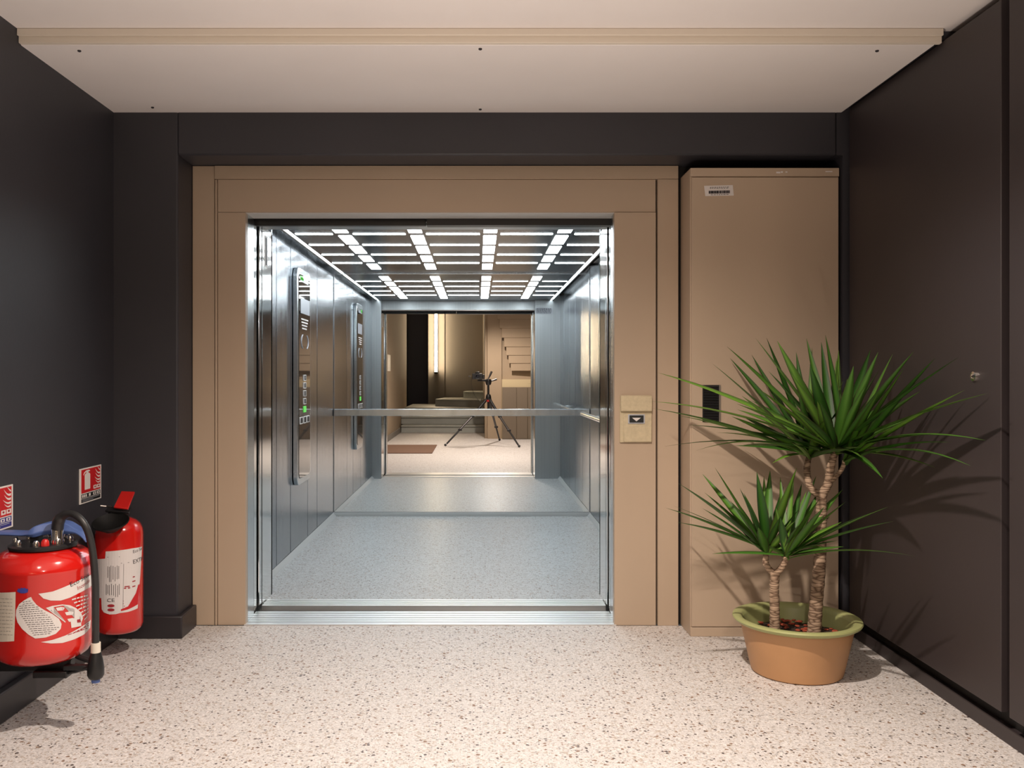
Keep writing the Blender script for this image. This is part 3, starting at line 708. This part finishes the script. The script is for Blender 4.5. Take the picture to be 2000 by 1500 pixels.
# printed labels (flat print on the tank)
A = (ex, ey, eR)
poly_px([(-20,1154),(31,1156),(30,1200),(28,1252),(-20,1249)], *A, 0.0012, 'label_paper', 'paper_label', e1)
ph = lambda x, y: (x*0.16, 1100+y*0.16)
poly_px([ph(380,410),(56,1167.5),ph(300,450),ph(235,500),ph(200,570),ph(195,640),ph(215,720),ph(270,800),ph(350,870),ph(430,918),ph(560,905),ph(680,860),ph(740,800),ph(750,740),ph(720,680),ph(640,620),ph(540,570),ph(450,510),ph(400,450)], *A, 0.0012, 'label_white', 'drop_label', e1)
poly_px([ph(470,372),ph(640,345),ph(850,260),ph(1000,190),ph(1100,142),ph(1128,130),ph(1128,260),ph(1060,310),ph(950,370),ph(850,420),ph(740,455),ph(620,455),ph(530,430)], *A, 0.0012, 'label_white', 'swoosh_label', e1)
poly_px([ph(500,962),ph(640,935),ph(800,880),ph(930,810),ph(1040,740),ph(1105,690),ph(1095,790),ph(1020,870),ph(900,930),ph(760,972),ph(620,978)], *A, 0.0012, 'label_white', 'swoosh_label', e1)
poly_px([ph(560,545),ph(640,520),ph(760,502),ph(850,512),ph(930,550),ph(985,600),ph(1010,670),ph(985,740),ph(960,740),ph(985,670),ph(960,610),ph(910,565),ph(840,525),ph(760,516),ph(650,535),ph(585,555),ph(800,715),ph(795,725)], *A, 0.0012, 'label_white', 'outline_print', e1)
poly_px([ph(860,700),ph(930,690),ph(985,715),ph(990,765),ph(870,790)], *A, 0.0012, 'label_white', 'pictogram', e1)
poly_px([ph(935,690),ph(975,680),ph(985,720),ph(940,725)], *A, 0.0018, 'ink_red', 'pictogram', e1)
for (x, y) in ((680,545),(790,600),(820,680)):
    poly_px([ph(x,y),ph(x+60,y-12),ph(x+110,y-5),ph(x+60,y+8),ph(x+90,y+30),ph(x+20,y+35)], *A, 0.0012, 'label_white', 'pictogram', e1)
star = []
for k in range(20):
    a = 2*PI*k/20; r = 1.0 if k % 2 == 0 else 0.62
    star.append((45+12*r*math.cos(a), 1153+6*r*math.sin(a)))
poly_px(star, *A, 0.0012, 'ink_blue', 'star_emblem', e1)
text_px('Eco Sécu', 136, 1143, 9.5, *A, 0.0018, 'ink', e1, rot=0.22, sx=1.15)
text_px('Incendie', 150, 1149.5, 8.5, *A, 0.0018, 'ink_red', e1, rot=0.22, sx=1.0)
def text_rows(rows, m, name, off=0.0018, hgt=0.9, step=6):
    mb = MB()
    for (x0, y0, x1, y1) in rows:
        x = x0; L_ = x1-x0
        while x < x1-2:
            l = min(random.uniform(3, 8), x1-x)
            ya, yb_ = y0+(y1-y0)*(x-x0)/L_, y0+(y1-y0)*(x+l-x0)/L_
            q = [cyl_hit(a, b, *A) for a, b in ((x,ya-hgt/2),(x+l,yb_-hgt/2),(x+l,yb_+hgt/2),(x,ya+hgt/2))]
            R_ = A[2]+off
            mb.add([(A[0]+math.sin(u/A[2])*R_, A[1]-math.cos(u/A[2])*R_, z) for u, z in q], [(0,1,2,3)])
            x += l+1.6
    return mb.build(name, m, e1)
rows = []
for k in range(17):
    y = 1174+k*4.0
    lo = 45 if k < 2 else 38 if k < 6 else 40+(k-6)*2.6
    hi = 62+k*4.4 if k < 8 else 98+(k-8)*2.2 if k < 13 else 116-(k-13)*6
    rows.append((lo, y+2.0, hi, y-1.0))
text_rows(rows, 'ink', 'fine_print')
text_rows([(140+i*4, 1171+i*6.5, 172, 1162+i*6.5) for i in range(7)], 'label_white', 'white_print', hgt=2.6)
text_rows([(132+i*12, 1240-i*4.5, 172, 1226-i*4.5) for i in range(3)], 'ink_red', 'fine_print', hgt=1.6)
text_px('service', -14, 1160, 6, *A, 0.0020, 'ink', e1, rot=-0.03)
text_rows([(-10, 1169+k*7, 25, 1170+k*7) for k in range(11)], 'ink', 'table_lines', hgt=0.5)

# rear one
gx, gy, gR = -1.608, 4.02, 0.102
e2 = thing('fire_extinguisher', (gx, gy, 0.108), 'slimmer red extinguisher with red lever and black horn, rear one beside the corner', 'fire extinguisher')
MB().lathe([(0.001,0.108),(0.06,0.109),(0.085,0.114),(0.097,0.126),(0.102,0.145),(0.102,0.545),(0.0985,0.568),(0.089,0.588),(0.072,0.604),(0.048,0.615),(0.03,0.622),(0.001,0.623)], (gx, gy, 0), 64).build('tank', 'red_paint', e2, smooth=True)
MB().lathe([(0.001,0.62),(0.024,0.62),(0.024,0.665),(0.018,0.672),(0.001,0.673)], (gx, gy, 0), 20).build('valve', 'black_plastic', e2, smooth=True)
def quad_plate(pts, th, m, name, parent, ddir=(0,1,0)):
    d = Vector(ddir)*th
    vs = [Vector(p) for p in pts]+[Vector(p)+d for p in pts]; n = len(pts)
    return MB().add(vs, [tuple(range(n)), tuple(range(2*n-1, n-1, -1))]+[(i,(i+1)%n,n+(i+1)%n,n+i) for i in range(n)]).build(name, m, parent, bevel=0.002)
quad_plate([W(222,990,3.93), W(250,993,3.93), W(263,960,4.07), W(237,959,4.07)], 0.008, 'red_plastic', 'lever', e2, (0,0.4,-0.9))
quad_plate([W(205,996,3.94), W(252,1000,3.94), W(256,992,4.05), W(212,989,4.05)], 0.012, 'black_plastic', 'carry_handle', e2, (0,0.3,-0.95))
MB().tube([W(196,988,3.92), W(207,989,3.93), W(218,990,3.95)], 0.004, 8).build('safety_pin', 'chrome', e2)
MB().tube([W(216,1000,3.98), W(216,1006,3.96), W(216,1012,3.95)], 0.010, 10).build('horn_neck', 'black_plastic', e2)
hm = Matrix.Rotation(math.radians(21), 3, 'X') @ Matrix.Rotation(math.radians(0), 3, 'Y')
pc = W(216, 1019, 3.88)
MB().lathe([(0.030,-0.040),(0.052,-0.022),(0.068,-0.009),(0.0765,-0.003),(0.078,0.0),(0.075,0.002),(0.069,-0.005),(0.052,-0.018),(0.030,-0.034),(0.001,-0.036)], pc, 40, hm).build('horn', 'horn_black', e2, smooth=True)
A2 = (gx, gy, gR)
poly_px([(206.6,1077),(222,1076),(240,1074),(258,1071),(277,1067.5),(275,1100),(272,1140),(268.5,1188),(250,1195),(235,1197),(226,1199.5),(214,1200),(203,1196),(199,1190),(198,1168),(189.5,1168),(189.5,1092),(205.6,1091)], *A2, 0.0010, 'label_white', 'paper_label', e2)
poly_px([(269.5,1142),(272,1141),(268.8,1180),(250,1190),(236,1193.5),(236,1190),(250,1184),(258,1170),(265,1158)], *A2, 0.0015, 'sign_red', 'red_print', e2)
text_px('Eco Séc', 259, 1078, 6.5, *A2, 0.0017, 'ink', e2, rot=0.10)
text_px('EXTIN', 259, 1098, 8.5, *A2, 0.0017, 'ink', e2, rot=0.08)
text_px('CE', 209, 1172.5, 7, *A2, 0.0017, 'ink', e2, sx=1.3)
def rows2(rows, m, hgt, name='fine_print', vert=False):
    mb = MB()
    for (x0, y0, x1, y1) in rows:
        q = [cyl_hit(a, b, *A2) for a, b in (((x0,y0-hgt/2),(x1,y1-hgt/2),(x1,y1+hgt/2),(x0,y0+hgt/2)) if not vert else ((x0-hgt/2,y0),(x0+hgt/2,y0),(x1+hgt/2,y1),(x1-hgt/2,y1)))]
        R_ = gR+0.0017
        mb.add([(gx+math.sin(u/gR)*R_, gy-math.cos(u/gR)*R_, z) for u, z in q], [(0,1,2,3)])
    return mb.build(name, m, e2)
rows2([(x, 1104+random.uniform(0,3), x, 1135+random.uniform(-8,2)) for x in (211,214,217,221,225,229,232)]+[(x, 1140+random.uniform(0,4), x, 1165+random.uniform(-5,1)) for x in (208,211,214,218,222,226,230,233)], 'ink', 0.9, vert=True)
rows2([(210,1088,234,1087.5),(236,1100,252,1098.5)], 'ink', 0.8)
rows2([(241.5,1101,240,1190)], 'ink', 0.5, vert=True)
rows2([(243,1146,253,1145),(242,1149,254,1148),(259,1127,263,1126),(258,1136,264,1134),(258,1146,264,1144)], 'ink_red', 2.2)
rows2([(240,1174,264,1168),(240,1179,264,1172),(242,1184,262,1178)], 'ink_red', 1.6)
for yy in (1183, 1191):
    poly_px([(217+7*math.cos(2*PI*k/14), yy+3*math.sin(2*PI*k/14)) for k in range(14)], *A2, 0.0017, 'ink_red', 'round_mark', e2)
MB().box(XL, gx-0.07, gy-0.02, gy+0.02, 0.50, 0.53).build('wall_bracket', 'black_plastic', e2)

# ------------------------------------------------------------------ potted plant
potx, poty = 1.352, 3.80
pl = thing('potted_plant', (potx, poty, 0), 'dracaena with two bark-ringed canes and spiky leaves in a round brown pot with green rim', 'plant')
MB().lathe([(0.001,0.0),(0.178,0.0),(0.186,0.006),(0.192,0.03),(0.214,0.13),(0.231,0.205),(0.2315,0.212),(0.226,0.212),(0.205,0.13),(0.18,0.03),(0.001,0.028)], (potx, poty, 0), 80).build('pot', 'pot_clay', pl, smooth=True)
MB().lathe([(0.228,0.205),(0.245,0.208),(0.258,0.216),(0.2625,0.224),(0.260,0.230),(0.250,0.232),(0.232,0.230),(0.222,0.222),(0.212,0.18),(0.205,0.135),(0.199,0.135),(0.208,0.18),(0.217,0.212)], (potx, poty, 0), 80, caps=False).build('rim', 'pot_green', pl, smooth=True)
sm = MB(); nn = 40; vs_ = [(potx, poty, 0.165)]; fs_ = []
for i in range(1, 8):
    for k in range(nn):
        a = 2*PI*k/nn; r = 0.206*i/7
        vs_.append((potx+r*math.cos(a), poty+r*math.sin(a), 0.160+random.uniform(-0.006, 0.008)-(0.0 if i < 7 else 0.01)))
for k in range(nn): fs_.append((0, 1+k, 1+(k+1)%nn))
for i in range(6):
    for k in range(nn): fs_.append((1+i*nn+k, 1+i*nn+(k+1)%nn, 1+(i+1)*nn+(k+1)%nn, 1+(i+1)*nn+k))
sm.add(vs_, fs_).build('soil', 'soil', pl)
m_ = MB()
for k in range(70):
    a = random.uniform(0, 2*PI); r = 0.19*math.sqrt(random.random()); c = Vector((potx+r*math.cos(a), poty+r*math.sin(a), 0.168))
    s_ = random.uniform(0.004, 0.011)
    m_.sphere(c, s_, (random.uniform(0.8,1.8), random.uniform(0.8,1.6), 0.6), 6, 4)
m_.build('bark_chips', 'bark_chip', pl, kind='stuff')

def cane(pxs, depths, rads, name='cane'):
    pts = [W(x, y, d) for (x, y), d in zip(pxs, depths)]
    P_ = catmull(pts, 10); R_ = []
    for i in range(len(P_)):
        f = i/(len(P_)-1)*(len(rads)-1); k = min(int(f), len(rads)-2); r = rads[k]+(rads[k+1]-rads[k])*(f-k)
        R_.append(r*(1+0.05*math.sin(i*2.1)))
    o = MB().tube(P_, R_, 16).build(name, 'cane_bark', pl, smooth=True)
    return P_
cane([(1590,1238),(1594,1180),(1600,1110),(1603,1040),(1604,985),(1606,958)], [3.80,3.80,3.80,3.81,3.81,3.81], [0.029,0.027,0.026,0.024,0.022,0.020])
cane([(1604,966),(1617,945),(1622,915),(1627,896),(1632,880)], [3.81,3.80,3.78,3.77,3.76], [0.019,0.018,0.017,0.015,0.012], 'branch')
cane([(1604,968),(1590,960),(1580,945),(1576,915),(1581,888)], [3.81,3.83,3.86,3.88,3.88], [0.016,0.016,0.015,0.014,0.011], 'branch')
cane([(1618,945),(1634,930),(1645,915),(1650,900)], [3.80,3.77,3.74,3.72], [0.009,0.009,0.009,0.009], 'branch')
cane([(1513,1240),(1513,1190),(1512,1150),(1514,1116)], [3.74,3.74,3.74,3.74], [0.022,0.020,0.019,0.019])
cane([(1512,1120),(1501,1110),(1495,1096),(1498,1076)], [3.74,3.75,3.76,3.76], [0.014,0.013,0.013,0.011], 'branch')
cane([(1515,1120),(1525,1111),(1532,1099),(1535,1086)], [3.74,3.73,3.72,3.71], [0.014,0.013,0.013,0.011], 'branch')

def leaf(base, tip, wd, sag, roll=0.0):
    base, tip = Vector(base), Vector(tip)
    L_ = (tip-base).length
    hor = Vector((tip.x-base.x, tip.y-base.y, 0))
    mid = base.lerp(tip, 0.5)+Vector((0, 0, sag*L_))
    n = 10; vs = []; fs = []; uvs = []
    P_ = []
    for k in range(n+1):
        t = k/n; P_.append(base*(1-t)**2+mid*2*t*(1-t)+tip*t*t)
    for k in range(n+1):
        t = k/n; tg = (P_[min(k+1,n)]-P_[max(k-1,0)]).normalized()
        up = Vector((0,0,1)) if hor.length > 0.12*L_ else Vector((0,-1,0.2))
        if abs(tg.z) > 0.8: up = (Vector((0,0,0.3))-hor.normalized()) if hor.length > 1e-4 else Vector((0,-1,0))
        side = tg.cross(up).normalized(); nm = side.cross(tg).normalized()
        ro = Matrix.Rotation(roll, 3, tg); side = ro @ side; nm = ro @ nm
        prof = [(0,0.42),(0.10,0.62),(0.3,0.95),(0.45,1.0),(0.65,0.80),(0.85,0.42),(1,0.02)]
        for i in range(len(prof)-1):
            if prof[i][0] <= t <= prof[i+1][0]+1e-9:
                ww = prof[i][1]+(prof[i+1][1]-prof[i][1])*(t-prof[i][0])/(prof[i+1][0]-prof[i][0])
        hw = wd*ww/2
        for u, q in ((0,-1),(0.25,-0.5),(0.5,0),(0.75,0.5),(1,1)):
            vs.append(P_[k]+side*hw*q+nm*(abs(q)*hw*0.38)); uvs.append((u, t))
    for k in range(n):
        for j in range(4):
            a = k*5+j; fs.append((a, a+1, a+6, a+5))
    me = bpy.data.meshes.new('leaf'); me.from_pydata([tuple(v) for v in vs], [], fs)
    uvl = me.uv_layers.new(name='UVMap')
    for lp in me.loops: uvl.data[lp.index].uv = uvs[lp.vertex_index]
    for p in me.polygons: p.use_smooth = True
    me.materials.append(M['leaf_green'])
    o = bpy.data.objects.new('leaf', me); COL.objects.link(o); o.parent = pl; o.matrix_parent_inverse = world(pl).inverted()
    return o
def tip_at(px, py, base, length, side):
    """point on the pixel's line of sight at a leaf's length from the crown, near (side -1) or far (+1)"""
    d = Vector(((px-CX)/F, 1, (CY-py)/F)); o = Vector((0,0,H))-base
    a = d.dot(d); b = 2*d.dot(o); c = o.dot(o)-length*length
    D = b*b-4*a*c
    t = -b/(2*a) if D < 0 else (-b+side*math.sqrt(D))/(2*a)
    t = min(t, 4.275, 1.752/max(1e-6, d.x))
    if t > 4.2 and d.x > 0.0: t = min(t, 4.275)
    return Vector((0,0,H))+d*t
cA, cA2, cA3 = W(1632, 882, 3.76), W(1581, 890, 3.88), W(1651, 903, 3.72)
cB1, cB2 = W(1497, 1078, 3.76), W(1535, 1088, 3.71)
big = [  # px, py, length, side, width, sag, crown
 (1285,728,.82,1,.038,.06,cA),(1272,784,.86,-1,.034,.08,cA),(1275,798,.84,-1,.030,.05,cA2),(1298,872,.74,-1,.028,.10,cA),(1360,880,.62,-1,.026,.14,cA2),
 (1391,710,.72,-1,.034,.03,cA2),(1420,677,.72,1,.040,.02,cA),(1426,700,.66,1,.030,.02,cA2),(1468,693,.60,1,.026,.0,cA2),(1476,661,.62,-1,.046,.0,cA),(1497,660,.66,1,.036,.0,cA2),
 (1518,666,.60,-1,.042,.0,cA),(1466,770,.45,1,.030,.0,cA2),(1530,684,.58,1,.030,.0,cA),(1555,688,.50,1,.032,.0,cA2),(1575,661,.56,1,.034,-.02,cA),(1586,679,.52,1,.028,-.02,cA2),
 (1582,712,.46,-1,.048,-.03,cA),(1604,668,.52,1,.036,-.02,cA),(1612,654,.55,1,.034,.0,cA3),(1638,684,.50,1,.036,.0,cA),(1667,715,.44,-1,.050,-.04,cA),(1596,784,.34,-1,.046,-.06,cA),
 (1634,700,.46,1,.034,-.02,cA),(1700,684,.55,1,.040,.0,cA),(1715,688,.52,-1,.036,.0,cA),(1744,691,.58,1,.030,.02,cA3),(1784,687,.66,-1,.028,.02,cA),(1826,700,.72,-1,.030,.03,cA3),
 (1800,740,.52,-1,.036,.02,cA),(1872,698,.85,-1,.022,.03,cA),(1884,762,.80,-1,.022,.03,cA3),(1930,768,.90,-1,.044,.03,cA),(1924,860,.88,-1,.030,.10,cA),(1896,910,.84,-1,.032,.12,cA3),
 (1822,848,.60,-1,.032,.04,cA),(1860,864,.72,-1,.026,.07,cA3),(1826,913,.60,-1,.030,.08,cA),(1724,934,.40,-1,.034,.14,cA),(1686,897,.26,-1,.034,.10,cA),
 (1325,812,.66,1,.028,.06,cA2),(1345,830,.62,-1,.026,.06,cA),(1400,845,.50,1,.030,.08,cA2),(1440,800,.50,1,.034,.04,cA),(1450,870,.44,1,.028,.08,cA2),(1508,905,.30,-1,.028,.10,cA2),
 (1545,730,.46,-1,.040,.0,cA),(1560,760,.40,-1,.036,.0,cA2),(1655,740,.40,1,.038,.0,cA),(1690,745,.44,1,.040,.0,cA),(1720,760,.44,-1,.034,.02,cA3),(1755,780,.50,-1,.034,.03,cA),(1740,830,.42,-1,.030,.04,cA3),(1765,720,.56,-1,.028,.02,cA3),
]
small = [
 (1396,913,.42,-1,.040,.0,cB1),(1372,926,.44,1,.034,.02,cB1),(1325,944,.50,-1,.040,.03,cB1),(1376,962,.40,1,.032,.03,cB1),(1300,992,.54,-1,.022,.04,cB1),(1322,1020,.46,-1,.024,.05,cB1),(1372,993,.40,-1,.032,.03,cB1),(1315,988,.52,1,.020,.04,cB1),
 (1445,954,.34,-1,.038,.0,cB1),(1478,922,.36,-1,.044,-.02,cB1),(1504,919,.38,1,.042,-.02,cB1),(1492,930,.36,1,.026,.0,cB1),(1556,914,.40,-1,.046,-.03,cB1),(1524,932,.36,1,.030,.0,cB2),(1550,936,.36,1,.028,.0,cB2),(1515,992,.24,-1,.036,-.05,cB2),
 (1594,930,.40,1,.030,.0,cB2),(1616,938,.42,1,.032,.02,cB2),(1646,956,.42,1,.034,.02,cB2),(1652,980,.36,-1,.038,.02,cB2),(1735,990,.56,-1,.028,.04,cB2),(1720,996,.50,-1,.026,.05,cB2),(1745,1018,.54,-1,.020,.04,cB2),(1790,1087,.62,-1,.022,.09,cB2),
 (1560,1040,.16,-1,.040,.02,cB2),(1600,975,.34,-1,.038,.0,cB2),(1575,960,.34,1,.040,-.02,cB2),(1585,1000,.28,1,.034,.0,cB2),(1620,1010,.32,1,.034,.02,cB2),(1540,970,.32,1,.036,-.02,cB1),(1460,985,.30,1,.034,.0,cB1),(1420,1000,.32,1,.030,.02,cB1),(1610,990,.36,-1,.030,.01,cB2),(1530,950,.34,1,.030,0,cB1),(1566,945,.38,1,.028,0,cB2),
]
for px, py, ln, sd, wd, sg, cr in big+small:
    leaf(cr+Vector((random.uniform(-.006,.006), random.uniform(-.006,.006), random.uniform(-.012,.012))), tip_at(px, py, cr, ln, sd), wd*1.12, sg, random.uniform(-0.5, 0.5))
def clamp_tip(p):
    p.x = min(p.x, 1.745); p.y = min(p.y, 4.27); return p
for cr, n, L0 in ((cA, 26, .50), (cA2, 20, .46), (cB1, 12, .32), (cB2, 12, .32)):
    for k in range(n):
        az = 2*PI*(k*0.382); el = math.radians(random.uniform(5, 80)); l = L0*random.uniform(0.7, 1.05)
        tp = cr+Vector((math.cos(az)*math.cos(el)*l*1.1, math.sin(az)*math.cos(el)*l, math.sin(el)*l*0.75))
        leaf(cr+Vector((0,0,random.uniform(-.02,.01))), clamp_tip(tp), random.uniform(.030, .044), 0.03, random.uniform(-0.6, 0.6))

# ------------------------------------------------------------------ tripod with camera (behind the viewpoint, seen in the mirror)
tr = thing('tripod', (0.196, -0.29, 0), 'black photo tripod with three spread legs, reflected in the elevator mirror', 'tripod')
hub = Vector((0.196, -0.29, 0.83))
for foot in ((-0.577, 0.07), (0.728, 0.345), (0.423, -1.28)):
    ft = Vector((foot[0], foot[1], 0.02)); d = (hub-ft)
    top = hub+Vector((ft.x-hub.x, ft.y-hub.y, 0)).normalized()*0.035
    lg = MB().tube([top, ft+d*0.62], 0.027, 10).build('leg', 'tripod_black', tr, smooth=True)
    MB().tube([ft+d*0.62, ft+d*0.33], 0.021, 10).build('middle_section', 'tripod_grey', lg, smooth=True)
    MB().tube([ft+d*0.33, ft+d*0.03], 0.016, 10).build('lower_section', 'tripod_black', lg, smooth=True)
    for s in (0.62, 0.33):
        p = ft+d*s; MB().box(p.x-0.030, p.x+0.038, p.y-0.024, p.y+0.024, p.z-0.018, p.z+0.018).build('leg_clamp', 'tripod_black', lg, bevel=0.005)
    MB().sphere(ft+Vector((0,0,0.004)), 0.024, (1,1,0.95)).build('rubber_foot', 'black_rubber', lg, smooth=True)
MB().lathe([(0.001,-0.03),(0.045,-0.03),(0.055,0.0),(0.050,0.05),(0.036,0.09),(0.001,0.09)], hub, 20).build('hub', 'tripod_black', tr, smooth=True)
MB().lathe([(0.046,-0.045),(0.054,-0.035),(0.054,-0.01),(0.046,-0.005)], hub, 20, caps=False).build('red_ring', 'tripod_red', tr, smooth=True)
MB().tube([hub+Vector((0,0,-0.25)), hub+Vector((0,0,0.29))], 0.019, 14).build('centre_column', 'tripod_black', tr, smooth=True)
MB().lathe([(0.001,0.26),(0.04,0.26),(0.052,0.29),(0.06,0.33),(0.045,0.37),(0.001,0.375)], hub, 20).build('head', 'tripod_black', tr, smooth=True)
MB().tube([hub+Vector((0.02,0,0.33)), hub+Vector((0.09,-0.03,0.345)), hub+Vector((0.15,-0.05,0.365))], [0.010,0.016,0.018], 12).build('head_knob', 'tripod_grey', tr, smooth=True)
MB().tube([hub+Vector((-0.01,-0.02,0.36)), hub+Vector((0.03,-0.06,0.44)), hub+Vector((0.06,-0.09,0.505))], [0.009,0.018,0.020], 12).build('head_handle', 'tripod_grey', tr, smooth=True)
MB().tube([hub+Vector((0,0,0.34)), (0.10, -0.20, 1.176), (0.0, -0.15, 1.174)], [0.025,0.016,0.016], 12).build('side_arm', 'tripod_black', tr, smooth=True)
pc_ = thing('photo_camera', (0, -0.13, 1.195), 'black photo camera with lens and hanging strap on top of the tripod', 'camera')
MB().box(-0.10, 0.085, -0.19, -0.10, 1.196, 1.302).prism([(-0.05,1.302),(0.045,1.302),(0.03,1.335),(-0.035,1.335)], 'y', -0.18, -0.11).build('body', 'black_plastic', pc_, bevel=0.010)
MB().box(0.086, 0.125, -0.185, -0.105, 1.205, 1.285).build('grip', 'black_rubber', pc_, bevel=0.012)
lm = Matrix.Rotation(PI/2, 3, 'X')
MB().lathe([(0.045,0.10),(0.047,0.07),(0.047,0.035),(0.050,0.030),(0.050,0.012),(0.043,0.010),(0.040,0.022),(0.001,0.026)], (0, 0.0, H), 32, lm).build('lens', 'black_plastic', pc_, smooth=True)
MB().lathe([(0.001,0.0185),(0.020,0.019),(0.040,0.024)], (0, 0.0, H), 32, lm).build('lens_glass', 'lens_glass', pc_, smooth=True)
MB().tube([(-0.13,-0.14,1.25), (-0.165,-0.14,1.248)], [0.016, 0.010], 10).build('strap_lug', 'tripod_grey', pc_, smooth=True)
MB().tube(catmull([(-0.105,-0.16,1.25), (-0.115,-0.17,1.12), (-0.085,-0.18,0.98), (-0.03,-0.2,0.87), (0.05,-0.22,0.80), (0.08,-0.22,0.86)]), 0.010, 8, flat=0.35).build('strap', 'black_rubber', pc_, smooth=True)
